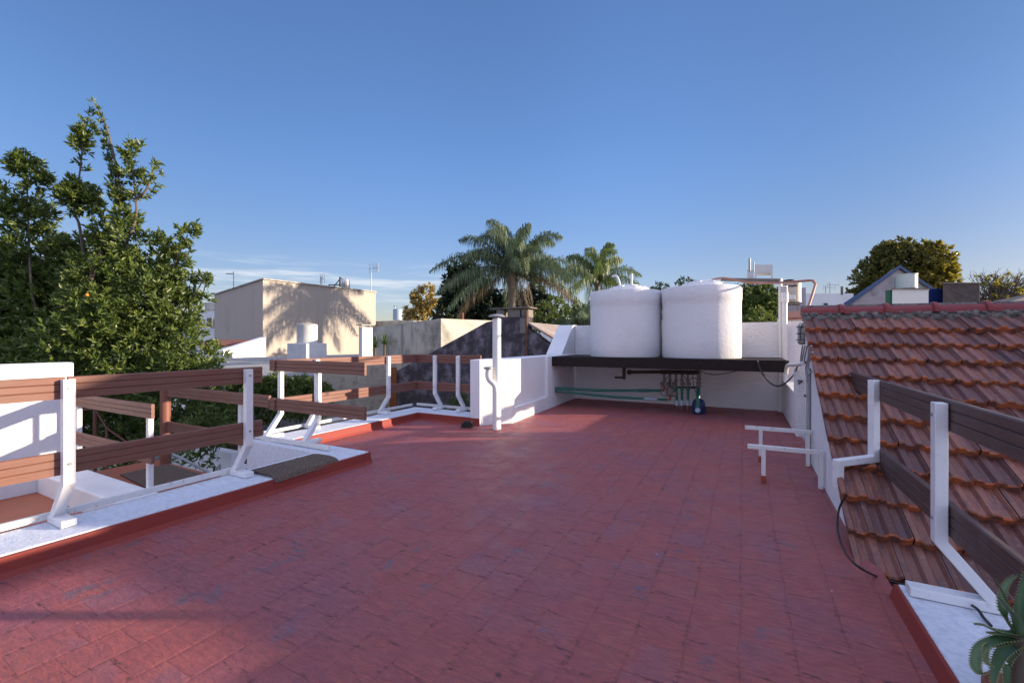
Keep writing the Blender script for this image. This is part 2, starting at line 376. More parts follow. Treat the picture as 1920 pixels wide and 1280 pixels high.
def mk_leaf(name, c1, c2, trans=.3, gloss=.45, rare=None):
    t = NT(name); r = t.island()
    c = t.mix(r, c1, c2)
    if rare: c = t.mix(t.math('GREATER_THAN', r, rare[1]), c, rare[0])
    m = t.out(c, gloss, None, .4)
    tr = t.n.new('ShaderNodeBsdfTranslucent'); t.l.new(t.mix(.5, c, (c2[0]*1.5, c2[1]*1.6, c2[2]*.7)), tr.inputs['Color'])
    ms = t.n.new('ShaderNodeMixShader'); ms.inputs[0].default_value = trans
    t.l.new(t.b.outputs[0], ms.inputs[1]); t.l.new(tr.outputs[0], ms.inputs[2])
    t.l.new(ms.outputs[0], t.n['Material Output'].inputs['Surface']); return m
M['leaf_big'] = mk_leaf('dark_glossy_leaf', (.035,.068,.018), (.155,.195,.045), .3, .36)
M['leaf_hedge'] = mk_leaf('hedge_leaf', (.05,.085,.018), (.15,.19,.04), .3)
M['leaf_dark'] = mk_leaf('dark_conifer_leaf', (.010,.022,.010), (.028,.048,.018), .15)
M['leaf_mid'] = mk_leaf('mid_green_leaf', (.045,.08,.022), (.13,.17,.05), .3)
M['leaf_gold'] = mk_leaf('autumn_gold_leaf', (.22,.18,.06), (.46,.33,.12), .35)
M['leaf_autumn'] = mk_leaf('turning_green_leaf', (.055,.075,.022), (.19,.165,.04), .3)
M['leaf_yell'] = mk_leaf('yellow_green_leaf', (.12,.125,.028), (.30,.24,.045), .35)
M['leaf_palm'] = mk_leaf('palm_leaflet', (.055,.09,.045), (.14,.18,.095), .25, .4)
M['leaf_palm2'] = mk_leaf('bright_palm_leaflet', (.07,.115,.035), (.18,.23,.08), .35, .4)
M['leaf_dry'] = mk_leaf('dry_palm_leaflet', (.11,.085,.06), (.2,.16,.11), .2, .7)
M['aloe'] = None
M['bark'] = simple('grey_brown_bark', (.13,.10,.075), .9, 0, .5, 25)
M['twig'] = simple('twig_bark', (.15,.12,.10), .9)
M['palmbark'] = simple('palm_trunk_bark', (.2,.165,.13), .9, 0, .5, 14)
def mk_aloe():
    t = NT('aloe_skin'); c = t.mix(t.noise(6, 3), (.045,.105,.04), (.10,.175,.07))
    return t.out(c, .42, t.bump(t.noise(40, 3), .1, .003), .45)
M['aloe'] = mk_aloe()
M['tooth'] = simple('aloe_tooth', (.22,.22,.10), .5)
M['fruit'] = simple('orange_fruit', (.65,.22,.02), .45)
# ---------------------------------------------------------------- the terrace itself
def flat(pts, z): return [(x, y, z) for x, y in pts]
g = MB(); g.box(-1500, 1500, -1500, 1500, -4.6, -4.5); g.build('ground', M['ground'], kind='structure')
fl = MB(); fl.prism(flat([(-3.78,-3.2),(.72,-3.2),(.72,10.0),(-3.75,10.0),(-3.75,6.1),(-5.1,6.1),(-5.1,3.5),(-3.7,3.5)], -.18), (0,0,.18))
fl.build('terrace_floor', M['floor'], kind='structure')
hb = MB(); hb.box(-4.12, .62, -3.1, 9.9, -4.5, -.19); hb.build('terrace_building', M['white'], label='white building body carrying the red painted roof terrace', cat='building')

# raised white kerb with red inner side
K = thing('kerb', 'low white kerb with red side running along the left edge of the terrace', 'kerb', (-4, 3, 0))
c = MB(); c.prism(flat([(-4.2,-3),(-3.86,-3),(-3.70,3.56),(-5.45,3.56),(-5.45,3.25),(-4.2,3.25)], -1.6), (0,0,1.725)); c.build('coping', M['whitekerb'], K, bevel=.006)
c = MB(); c.prism(flat([(-5.45,3.563),(-5.02,3.563),(-5.02,5.97),(-3.72,5.97),(-3.72,6.40),(-5.45,6.40)], -1.6), (0,0,1.722)); c.build('coping', M['whitekerb'], K, bevel=.006)
def skirt(p, q, nrm, h=.116, th=.035):
    p, q, n = Vector((*p,0)), Vector((*q,0)), Vector((*nrm,0))
    m = MB(); m.prism([p, p+n*(th+.02), p+n*th+Vector((0,0,.03)), p+n*th*.8+Vector((0,0,h)), p+Vector((0,0,h))], q-p); return m.build('red_side', M['red'], K)
skirt((-3.86,-3), (-3.70,3.56), (1,-.02)); skirt((-3.70,3.562), (-5.02,3.562), (0,1)); skirt((-5.018,3.6), (-5.018,5.93), (1,0)); skirt((-5.02,5.968), (-3.74,5.968), (0,-1))

# coarse mat laid over the kerb at the head of the stair
m = MB(); N = 26
pts = []
prof = [(-4.12,-.10),(-4.11,.06),(-4.085,.135),(-4.0,.146),(-3.85,.145),(-3.76,.143),(-3.712,.128),(-3.69,.09)]
rng = random.Random(3)
vs, fs = [], []
for j in range(N+1):
    y = 2.45+.70*j/N
    for i, (x, z) in enumerate(prof): vs.append((x+rng.uniform(-.003,.003), y+rng.uniform(-.003,.003), z+rng.uniform(-.002,.002)))
for j in range(N):
    for i in range(len(prof)-1): a = j*len(prof)+i; fs.append((a, a+1, a+1+len(prof), a+len(prof)))
m.add(vs, fs); o = m.build('door_mat', M['mat'], label='coarse brown mat draped over the white kerb at the stair head', cat='mat')
s_ = o.modifiers.new('thick', 'SOLIDIFY'); s_.thickness = .012; s_.offset = 1

# ---------------------------------------------------------------- railings
def board(root, p, q, z0, z1, out, mat, th=.032):
    p, q = Vector((*p, 0)), Vector((*q, 0)); o = Vector((*out, 0)).normalized(); h = z1-z0; g, gw = .006, .005
    pr = [(0,0)]
    for k in (.34, .67): pr += [(0,h*k-gw),(g,h*k),(0,h*k+gw)]
    pr += [(0,h-.006),(.006,h),(th-.006,h),(th,h-.006)]
    for k in (.67, .34): pr += [(th,h*k+gw),(th-g,h*k),(th,h*k-gw)]
    pr += [(th,0)]
    m = MB(); m.prism([p+o*a+Vector((0,0,z0+b)) for a, b in pr], q-p)
    return m.build('board', mat, root)
def railing(label, a, b, out, posts, boards, z0=.125, zt=1.10, mat=None, bar=True, foot=True, reach=.2, zb=((.47,.62),(.97,1.115)), bend=.42, bar_ext=(0,0), footlen=.24):
    mat = mat or M['wood']; a, b, o = Vector(a), Vector(b), Vector(out).normalized(); d = (b-a); L = d.length; d.normalize()
    root = thing('railing', label, 'railing', (a.x, a.y, z0))
    for z0b, z1b in zb:
        for s0, s1 in boards:
            p, q = a+d*s0+o*.03, a+d*s1+o*.03
            board(root, p, q, z0b, z1b, out, mat)
    d3, o3 = Vector((d.x,d.y,0)), Vector((o.x,o.y,0))
    for s in posts:
        c = a+d*s; c3 = Vector((c.x, c.y, 0))
        m = MB(); m.sweep([c3+Vector((0,0,zt)), c3+Vector((0,0,bend)), c3+o3*reach+Vector((0,0,z0+.03))], d3, .062, .05)
        po = m.build('post', M['wmetal'], root, bevel=.004)
        for z0b, z1b in zb:
            zz = (z0b+z1b)/2; bo = MB(); bo.cyl(c3-o3*.023+Vector((0,0,zz)), c3-o3*.033+Vector((0,0,zz)), .009, n=8); bo.build('bolt', M['bolt'], po)
        if foot:
            m = MB(); p = c3+o3*(reach+.02); m.prism([p-d3*.04+Vector((0,0,z0+.004)), p+d3*.04+Vector((0,0,z0+.004)), p+d3*.04-o3*footlen+Vector((0,0,z0+.004)), p-d3*.04-o3*footlen+Vector((0,0,z0+.004))], (0,0,.045))
            m.build('foot', M['wmetal'], root, bevel=.004)
    if bar:
        p = a+d*bar_ext[0]+o*(reach+.05); q = b+d*bar_ext[1]+o*(reach+.05)
        m = MB(); m.sweep([(p.x,p.y,z0+.035), (q.x,q.y,z0+.035)], (0,0,1), .045, .03); m.build('base_rail', M['wworn'], root, bevel=.003)
    return root
railing('long brown board railing on white bent posts along the near left kerb', (-3.95,-2.6), (-3.95,2.50), (-1,0), [.5,2.1,3.78,4.97], [(0,3.775),(3.79,5.12)], bar_ext=(0,.0))
railing('short two-post brown board railing standing across the stair opening', (-5.44,3.60), (-3.74,3.60), (0,-1), [.14,.86], [(0,1.70)], zt=1.10, bar_ext=(-.02,-.35))
railing('brown board railing with sunlit faces along the far left kerb beyond the stair', (-5.28,3.62), (-5.28,6.40), (-1,0), [.51,1.90], [(-.1,2.82)], bar_ext=(-.1,0))
railing('shaded brown board railing between the far kerb corner and the white column', (-5.30,6.26), (-3.90,6.26), (0,1), [.42,.92], [(-.1,1.36)], bar_ext=(-.2,-.02))
R = railing('dark weathered board railing on white bent posts rising over the clay tile roof', (.85,5.45), (.85,-.9), (1,0), [2.56], [(.0,1.45),(1.455,6.2)], z0=.08, zt=1.05, mat=M['woodgrey'], zb=((.405,.56),(.915,1.065)), bar=False, reach=.2, bend=.37, footlen=.34)
pz = MB(); pz.sweep([(.85,4.12,1.065),(.85,4.12,.485),(.615,3.985,.455),(.615,3.985,.27)], (-.5,.87,0), .055, .05); pz.build('post', M['wmetal'], R, bevel=.004)

# ---------------------------------------------------------------- white walls round the far end
lw = thing('side_wall', 'white plastered wall with recessed panel along the far left of the terrace', 'wall', (-3.6, 8, 0))
xin = lambda y: -3.37-(y-6.2)*.052
w = MB(); w.prism(flat([(-3.92,5.94),(-3.735,5.94),(-3.73,5.99),(-3.39,6.40),(xin(6.46),6.46),(-3.78,6.46),(-3.92,6.46)], -1.5), (0,0,2.555)); w.build('column', M['white'], lw, bevel=.006)
w = MB(); w.prism(flat([(-3.80,6.463),(xin(6.5)-.06,6.463),(xin(10.2)-.06,10.2),(-3.95,10.2),(-3.95,6.463)], -1.5), (0,0,2.55)); w.build('wall', M['white'], lw)
def facing(y0, y1, z0, z1, t=.0615):   # facing layer that leaves the panel recessed
    m = MB(); m.prism(flat([(xin(y0)-t,y0),(xin(y0),y0),(xin(y1),y1),(xin(y1)-t,y1)], z0), (0,0,z1-z0)); return m
fa = MB()
for a in ((6.464,8.05,-.02,.25),(8.05,9.94,-.02,1.048)): 
    k = facing(*a); fa.add(k.v, k.f)
fa.build('facing', M['white'], lw, bevel=.01)
bt = MB(); bt.prism([(-3.96,9.12,1.0),(-3.96,9.12,1.07),(-3.96,9.85,1.74),(-3.96,10.21,1.74),(-3.96,10.21,1.0)], (.38,0,0)); bt.build('sloped_buttress', M['white'], lw, bevel=.006)
bw = MB(); bw.box(-3.57, 1.5, 9.95, 10.18, -1.5, 1.73); bw.build('back_wall', M['stucco'], label='white stucco wall closing the far end behind the water tanks', cat='wall')
rw = MB(); rw.prism([(.655,7.4,-1),(.655,7.4,1.0),(.655,7.72,1.0),(.655,7.74,.60),(.655,9.948,.60),(.655,9.948,-1)], (.175,0,0)); rw.build('low_wall', M['stucco'], label='rough white stub wall right of the tanks carrying the beam end', cat='wall', bevel=.008)

# ---------------------------------------------------------------- tank platform and tanks
pl = thing('tank_platform', 'dark brown steel beam platform carrying the two white tanks', 'platform', (-1.4, 9, .85))
b = MB(); b.box(-3.53, .64, 8.30, 8.312, .85, 1.04); b.box(-3.53, .64, 8.313, 8.37, 1.03, 1.04); b.box(-3.53, .64, 8.313, 8.37, .85, .862); b.build('front_beam', M['dsteel'], pl)
b = MB(); b.box(-3.53, .64, 9.75, 9.83, .85, 1.04); b.build('rear_beam', M['dsteel'], pl)
b = MB(); b.box(-3.5, .62, 8.38, 9.74, .98, 1.042); b.build('deck', M['dsteel'], pl)
b = MB(); b.box(-3.575, -3.54, 8.24, 8.42, .80, 1.06); b.build('end_plate', M['wmetal'], pl)
def tank(label, cx, cy, r, seed):
    rt = thing('water_tank', label, 'water tank', (cx, cy, 1.045), 'white water tanks on the platform')
    prof = [(r*.985,1.046),(r,1.07),(r*1.0,1.4),(r*.995,2.0),(r*1.0,2.10),(r*1.012,2.12),(r*1.012,2.335),(r*.995,2.36),(r*.9,2.372)]
    b = MB(); b.lathe((cx,cy,0), prof, 72); b.build('tank_body', M['tankcoat'], rt, smooth=True)
    rib = MB(); rib.lathe((cx+.05,cy+.08,0), [(r*.63,2.36),(r*.63,2.385),(r*.56,2.40),(r*.55,2.44),(r*.46,2.475),(r*.30,2.49),(r*.28,2.515),(r*.05,2.53)], 40)
    for k in range(10):
        w_ = k*math.pi/5+.2; q = Vector((math.cos(w_), math.sin(w_), 0)); p = Vector((cx+.05,cy+.08,2.425))
        rib.cyl(p+q*r*.33+Vector((0,0,.06)), p+q*r*.55+Vector((0,0,.02)), .022, n=6)
    rib.build('lid', M['pvc'], rt, smooth=True)
    return rt
t1 = tank('left of the two big white stuccoed tanks, with two short pipes on its lid', -2.17, 9.10, .715, 1)
p = MB(); p.tube(curve_pts([(-2.25,9.0,2.45),(-2.28,9.0,2.6),(-2.33,9.0,2.70),(-2.42,9.0,2.70)], 5), .022, 8); p.build('vent_elbow', M['pvc'], t1, smooth=True)
p = MB(); p.cyl((-2.02,9.0,2.45), (-2.02,9.0,2.72), .024, n=10); p.build('vent_pipe', M['pvc'], t1, smooth=True)
t2 = tank('right of the two big white stuccoed tanks, fed by the terracotta pipe', -.735, 9.10, .70, 2)

# overflow and supply pipes running right from the right tank
pp = MB(); P0 = PY(1345,524,9.15); pp.tube(curve_pts([P0+Vector((-.1,0,.0)), P0+Vector((.12,0,.02)), PY(1400,529,9.1), PY(1440,531,8.8), PY(1490,528,8.0), D(1518,525.5,6.6)], 5)+[D(1525,526.5,6.5), D(1529,533,6.45), D(1523,553,6.35), D(1516,574,6.3)], .018, 10)
pp.build('supply_pipe', M['copper'], smooth=True, label='thin terracotta pipe from the right tank lid across to the roof ridge', cat='pipe')
pp = MB(); pp.cyl(PY(1352,524,9.3), PY(1462,525.5,9.3), .033, n=10); pp.build('overflow_pipe', M['pipeold'], smooth=True, label='short grey horizontal pipe beside the terracotta one, reaching the vent pipes', cat='pipe')
pp = MB(); q = PY(1463,527,9.88); pp.cyl((q.x,9.88,.0), (q.x,9.88,q.z+.05), .032, n=12); pp.build('standpipe', M['pvc'], smooth=True, label='thin white standpipe, taller of the pair at the far right corner', cat='pipe')
vp = thing('vent_stack', 'thick white vent pipe with slotted cap in the far right corner', 'pipe', (.62, 9.8, 0))
q = PY(1471,536,9.85)
pp = MB(); pp.cyl((q.x,9.85,0), (q.x,9.85,q.z-.1), .048, n=14); pp.build('pipe', M['pvc'], vp, smooth=True)
pp = MB(); pp.cyl((q.x,9.85,q.z-.32), (q.x,9.85,q.z-.12), .062, n=14); pp.cyl((q.x,9.85,q.z-.12), (q.x,9.85,q.z), .054, n=14); pp.build('cap', M['pvc'], vp, smooth=True)
for k in range(3):
    sl = MB(); sl.cyl((q.x,9.85,q.z-.035-.035*k), (q.x,9.85,q.z-.048-.035*k), .0555, n=14); sl.build('slot', M['drain'], vp)

# ---------------------------------------------------------------- flue and rain pipe at the column
fp = thing('flue_pipe', 'tall white flue pipe with flat metal cap standing at the column', 'flue', (-3.36, 5.9, 0))
bx, by = -3.375, 5.86
zt = EYE-(594-640)/F*(-bx*SA+by*CA)
p = MB(); p.cyl((bx,by,0), (bx,by,zt-.03), .066, n=20); p.cyl((bx,by,.85), (bx,by,.87), .069, n=20); p.build('pipe', M['pvc'], fp, smooth=True)
p = MB(); p.cyl((bx,by,zt-.03), (bx,by,zt+.0), .04, n=14); p.lathe((bx,by,zt), [(.13,0),(.135,.01),(.09,.035),(.01,.045)], 24); p.build('cap', M['grey'], fp, smooth=True)
rp = thing('rain_pipe', 'white rain pipe with an S bend beside the flue', 'drain pipe', (-3.5, 5.84, 0))
def CP(px, py): return D(px, py, 6.66)
p = MB(); p.tube(curve_pts([CP(916,692), CP(915,703), CP(918,712), CP(925,719), CP(929,727), CP(930,740)], 5)+[Vector((CP(930,760).x, CP(930,760).y, .01))], .043, 14); p.build('pipe', M['pvc'], rp, smooth=True)
p = MB(); k = CP(916,691); p.lathe(k, [(.03,-.02),(.075,0),(.075,.02),(.04,.03)], 16); p.build('cap', M['grey'], rp, smooth=True)
p = MB(); p.cyl(k+Vector((-.14,.1,.0)), k+Vector((.02,.0,.0)), .012, n=8); p.build('bracket', M['grey'], rp)
dr = MB(); k = PZ(876,801,0)
rng = random.Random(8)
for j in range(60):
    w1 = rng.uniform(0, 6.28); r1 = rng.uniform(.02,.10); w2 = w1+rng.uniform(.6,2.2); r2 = rng.uniform(.03,.11)
    dr.tube(curve_pts([k+Vector((r1*math.cos(w1), r1*math.sin(w1), rng.uniform(0,.03))), k+Vector((.07*math.cos((w1+w2)/2), .07*math.sin((w1+w2)/2), rng.uniform(.03,.11))), k+Vector((r2*math.cos(w2), r2*math.sin(w2), rng.uniform(0,.03)))], 4), .0045, 5)
dr.build('drain_basket', M['drain'], label='dark wire drain strainer by the foot of the back kerb', cat='drain strainer')

# ---------------------------------------------------------------- water manifold under the platform
YM = 9.0
def Y_(px, py, y=YM): return PY(px, py, y)
mf = thing('pipe_manifold', 'dark pipe manifold with valves hanging below the tank platform', 'pipework', Y_(1260, 700))
p = MB(); p.tube([Y_(1176,697.5), Y_(1240,697), Y_(1310,698)], .032, 10); p.cyl(Y_(1170,684), Y_(1170,711), .033, n=10); p.cyl(Y_(1153,707.5), Y_(1168,707.5), .02, n=8)
p.cyl(Y_(1178,697.5), Y_(1183,697.5), .05, n=8); p.cyl(Y_(1238,697), Y_(1312,698), .042, n=10); p.build('main_pipe', M['pipedark'], mf, smooth=True)
hd = Y_
for i, (px, yb) in enumerate(((1245.5,718),(1256.5,748),(1267.5,725),(1278.5,722),(1289.5,720))):
    p = MB(); p.cyl(hd(px,699), hd(px,yb), .021, n=9)
    for yy in (711, 713): p.cyl(hd(px,yy), hd(px,yy+1.4), .038, n=8)
    dp = p.build('drop_pipe', M['pipeold'], mf, smooth=True)
    v_ = MB(); q = hd(px-(3 if i < 3 else -2), 719); v_.cyl(q+Vector((0,-.06,0)), q+Vector((0,.0,0)), .012, n=8); v_.lathe(q+Vector((0,-.06,0)), [(.02,-.04),(.045,-.02),(.045,.02),(.02,.04)], 12)
    v_.build('valve', M['pipeold'], dp, smooth=True)
p = MB(); p.cyl(hd(1311,692), hd(1309.5,728), .036, n=10)
for yy in (709,716,722): p.cyl(hd(1310,yy), hd(1310,yy+2.5), .05, n=8)
p.build('riser', M['pipeold'], mf, smooth=True)
p = MB(); p.cyl(hd(1267,726), hd(1309,726), .022, n=9); p.build('cross_pipe', M['pipedark'], mf, smooth=True)
for px, pxb in ((1267.5,1269.3),(1278.5,1279),(1290,1289.8)):
    p = MB(); p.tube([hd(px,725), hd(pxb,751)], .024, 9); p.cyl(hd(px,726), hd(px,731), .034, n=9); a = p.build('green_drop', M['pgreen'], mf, smooth=True)
    p = MB(); p.cyl(hd(pxb,750), hd(pxb,760), .034, n=9); p.build('coupling', M['pgrey'], a, smooth=True)
    q = hd(pxb,760); p = MB(); p.cyl(q, (q.x, q.y, 0), .022, n=9); p.build('floor_pipe', M['pipebrown'], a, smooth=True)
p = MB(); p.cyl(hd(1245.8,722), hd(1245.5,731), .024, n=9); p.cyl(hd(1245.5,731), hd(1242,732), .028, n=9); p.build('red_elbow', M['pipered'], mf, smooth=True)
p = MB(); q = hd(1257.5,732); p.lathe(q, [(.05,-.10),(.085,-.07),(.085,.05),(.05,.09)], 12); p.cyl(q+Vector((.03,-.02,-.06)), q+Vector((.12,-.03,-.06)), .05, n=10); p.build('pump', M['pipeold'], mf, smooth=True)
p = MB(); p.tube([hd(1256.5,742), hd(1256.5,748), hd(1253,749.5)], .026, 9); p.build('red_elbow', M['pipered'], mf, smooth=True)
for cp_ in ([(1244,719),(1239,732),(1242,741),(1250,741),(1255,738)], [(1291,712),(1300,708),(1307,711)], [(1299,700),(1300,722),(1303,731),(1308,740)], [(1248,712),(1256,702)], [(1279,702),(1289,713)]):
    cbm = MB(); cbm.tube(curve_pts([hd(*c_) for c_ in cp_], 6), .007, 6); cbm.build('thin_cable', M['cable'], mf)
for lab, pts, r in (('upper of two long green pipes running to the left wall', [PX(1040.5,727.5,-3.49), PY(1120,731.5,8.75), Y_(1241,732)], .026),
                    ('lower green pipe with grey joint, sloping to the left wall', [PX(1040.5,732.5,-3.49), PY(1150,744,8.75), Y_(1252,749.5)], .024)):
    p = MB(); p.tube(pts, r, 10); gp = thing('green_pipe', lab, 'pipe', pts[1], 'green pipes to the left wall'); p.build('pipe', M['pgreen'], gp, smooth=True)
    j = MB(); a, b_ = Vector(pts[1]), Vector(pts[2]); dd = (b_-a).normalized(); j.cyl(b_-dd*.45, b_-dd*.2, r*1.25, n=10); j.build('joint', M['pgrey'] if r < .025 else M['pgreen'], gp, smooth=True)
bm_ = thing('buoy_pump', 'dark blue rounded pump housing with green hose on the floor', 'pump', (-.77, 8.85, 0))
q = PZ(1310,775,0)
p = MB()
vs = []
for r_, z_ in ((.112,0),(.118,.02),(.12,.13),(.112,.20),(.08,.26),(.035,.28)): vs.append((r_, z_))
p.lathe((q.x, q.y, 0), vs, 24); p.build('housing', M['blue'], bm_, smooth=True)
p = MB(); p.tube([hd(1309.7,727), (q.x-.0,q.y-.15,.30), (q.x-.0,q.y-.16,.10)], .036, 12); p.build('hose', M['pgreen'], bm_, smooth=True)
p = MB(); p.cyl((q.x-.0,q.y-.12,.09), (q.x-.0,q.y-.21,.09), .045, n=12); p.build('outlet', M['pgrey'], bm_, smooth=True)
cb1 = MB(); cb1.tube(curve_pts([hd(1313,694), hd(1325,700), hd(1345,702), PY(1375,697,8.5), PY(1380,694,8.35)], 6), .008, 6); cb1.build('cable', M['cable'], label='thin dark cable sagging below the beam beside the riser', cat='cable')
cb2 = MB(); cb2.tube(curve_pts([PY(1420,676,8.25), PY(1428,697,8.2), PY(1446,719,8.15), PY(1466,722,8.1), PY(1488,703,7.9), PX(1497,683,.62), PX(1511,679,.62)], 8), .012, 6); cb2.build('cable', M['cable'], label='black cable hanging in a loop in front of the beam end', cat='cable')

# ---------------------------------------------------------------- pair of low white frames by the right wall
def frame(label, y, x0, x1, zb, lx0, lx1, sk):
    r_ = thing('pipe_stand', label, 'metal frame', (x0, y, 0), 'low white frames by the tiled house')
    m = MB(); m.sweep([(x0,y,zb),(x1,y+sk,zb)], (0,1,0), .04, .04); m.build('top_bar', M['wworn'], r_, bevel=.003)
    for lx, yy in ((lx0, y), (lx1, y+sk)):
        m = MB(); m.sweep([(lx,yy,zb-.021),(lx,yy,.004)], (0,1,0), .036, .036); m.build('leg', M['wworn'], r_, bevel=.003)
    m = MB(); m.box(lx0-.022, lx0+.022, y-.022, y+.022, .002, .07); m.build('worn_foot', M['pipered'], r_)
frame('nearer of two low white square-tube frames, with worn red foot', 4.83, .03, .645, .335, .165, .62, .03)
frame('farther of two low white square-tube frames beside the house wall', 5.64, .01, .645, .375, .165, .61, .03)
# ---------------------------------------------------------------- tiled house on the right
H_ = thing('tiled_house', 'house with red clay tile roof and white gable wall right of the terrace', 'house', (2, 6, 0))
YR, ZR, SL = 6.22, 1.70, .61
def zroof(x, y): return ZR-SL*(YR-y)-.012*(x-.65)
gw = MB(); gw.prism([(.655,2.95,-1.5),(.655,2.95,zroof(.65,2.95)-.075),(.655,YR,ZR-.07),(.655,6.34,1.60),(.655,6.34,-1.5)], (.2,0,0)); gw.build('gable_wall', M['white'], H_)
gw = MB(); gw.box(1.2, 13, 2.6, 9, -4.5, -.9); gw.build('house_body', M['white'], H_)
gw = MB(); gw.prism([(1.0,6.35,-1),(1.0,6.35,1.5),(1.0,9.3,-.75),(1.0,9.3,-1)], (.2,0,0)); gw.build('rear_gable_wall', M['white'], H_)
# near slope: every tile a moulded pan with two rolls, laid in overlapping staggered courses
rng = random.Random(12)
TW, TL, COURSE = .222, .335, .250
vs, fs, ms = [], [], []
def hprof(w):
    a = (w*2) % 1.0
    if a < .26: return .023
    if a < .42: return .023*(.5+.5*math.cos((a-.26)/.16*math.pi))
    if a < .76: return .0035*math.cos((a-.59)/.17*math.pi)*-.5+.001
    if a < .92: return .023*(.5-.5*math.cos((a-.76)/.16*math.pi))
    return .023
WS = [0,.06,.13,.165,.19,.21,.25,.295,.34,.38,.42,.46,.5,.56,.63,.665,.69,.71,.75,.795,.84,.88,.92,.96,.978]
dirv = Vector((0, 1, SL)).normalized(); nv = Vector((0,-SL,1)).normalized()
ncourse = 16
for c_ in range(ncourse):
    yb = YR-.16-COURSE*(c_+1)+.25*0
    x = .60+(TW/2 if c_ % 2 else 0)
    if c_ % 2:
        cols = [(.60, TW/2)]
    else: cols = []
    while x < 13.0:
        cols.append((x, TW)); x += TW if x < 6 else TW
    for x0, wd in cols:
        if x0 > 7 and c_ > 12: continue
        jy, jt, jx = rng.uniform(-.012,.012), rng.uniform(-.006,.007), rng.uniform(-.004,.004)
        base = Vector((x0+jx, yb+jy, zroof(x0, yb)+.034+jt)); n0 = len(vs)
        ww = [w_ for w_ in WS if w_*TW <= wd+1e-6] if wd < TW else WS
        far = x0 > 4.5
        if far: ww = ww[::2]+([ww[-1]] if len(ww) % 2 == 0 else [])
        nw = len(ww)
        for r_, (l_, up) in enumerate(((0,0),(.012,.0),(TL,-.058))):
            for w_ in ww:
                p = base+Vector((w_*TW,0,0))+dirv*l_+nv*(hprof(w_)+up+(-.005 if r_ == 0 else 0)); vs.append(tuple(p))
        for w_ in ww:
            p = base+Vector((w_*TW,0,0))+nv*(hprof(w_)*.75-.058)+dirv*.004; vs.append(tuple(p))
        for k in range(nw-1):
            fs.append((n0+k, n0+k+1, n0+nw+k+1, n0+nw+k)); ms.append(1)
            fs.append((n0+nw+k, n0+nw+k+1, n0+2*nw+k+1, n0+2*nw+k)); ms.append(0)
            fs.append((n0+3*nw+k, n0+3*nw+k+1, n0+k+1, n0+k)); ms.append(1)
        # left side of the tile
        fs.append((n0, n0+nw, n0+2*nw, n0+3*nw)); ms.append(0)
m = MB(); m.v, m.f, m.m = vs, fs, ms
m.build('roof_tiles', [M['tile'], M['tedge']], H_, recalc=False)
ud = MB(); ud.prism([(.62,2.0,zroof(.62,2.0)-.10),(13,2.0,zroof(13,2.0)-.10),(13,YR,zroof(13,YR)-.10),(.62,YR,zroof(.62,YR)-.10)], (0,0,.03)); ud.build('roof_underlay', M['concrete'], H_)
bs = MB(); bs.prism([(.92,YR+.01,ZR-.02),(13,YR+.01,ZR-.16),(13,9.4,-.9),(.92,9.4,-.76)], (0,0,-.05)); bs.build('rear_slope', M['tile'], H_)
mo = MB()
nx = 420; vs2, fs2 = [], []
for k in range(nx+1):
    x = .60+k*12.4/nx; lo_ = .02+.042*abs(math.sin(x*math.pi/.111+rng.uniform(-.5,.5)))*rng.uniform(.5,1.1)+rng.uniform(-.012,.012)
    for yy, zz in ((YR-.06-lo_*1.6, -.002), (YR-.065-lo_*1.5, .022+rng.uniform(-.006,.008)), (YR-.085-lo_*.4, .035+rng.uniform(-.006,.01)), (YR-.02, .03)):
        vs2.append((x, yy, zroof(x, yy)+zz+.018))
for k in range(nx):
    for j in range(3): fs2.append((k*4+j, k*4+j+1, (k+1)*4+j+1, (k+1)*4+j))
mo.add(vs2, fs2)
mo.prism([(.6,YR-.14,ZR-.12),(13,YR-.14,ZR-.27),(13,YR,ZR-.12),(.6,YR,ZR+.03)], (0,0,.045))
mo.build('mortar_bed', M['mortar'], H_, smooth=False)
x = .60; cap_len = .40
while x < 13:
    z = ZR+.0-.012*(x-.65); m = MB(); vs2, fs2 = [], []
    secs = [(0,.98,0),(.30,.98,0),(.345,1.0,.0),(.36,1.15,.022),(.385,1.18,.026),(.398,1.14,.02),(.40,1.0,0)]
    na = 13
    for s_, k_, up in secs:
        for i in range(na):
            a = math.pi*(i/(na-1)); hh = math.sin(a)**.75
            vs2.append((x+s_, YR-.115*k_*math.cos(a), z-.035+up*.3+.092*k_*hh))
    for i in range(len(secs)-1):
        for j in range(na-1): fs2.append((i*na+j, i*na+j+1, (i+1)*na+j+1, (i+1)*na+j))
    fs2 += [tuple(range(na)), tuple(range((len(secs)-1)*na, len(secs)*na))]
    m.add(vs2, fs2); m.build('ridge_cap', M['ridge'], H_, smooth=True); x += cap_len
# unseen stepped wall added beyond the right edge, shaped to shade the near terrace
tb = MB(); tb.prism([(3.4,6.45,-1),(3.4,6.45,3.1),(6.0,6.45,3.1),(6.0,6.45,2.08),(9.5,6.45,2.08),(9.5,6.45,3),(12.6,6.45,3),(12.6,6.45,-1)], (0,.3,0)); tb.build('shade_wall', M['white'], H_)

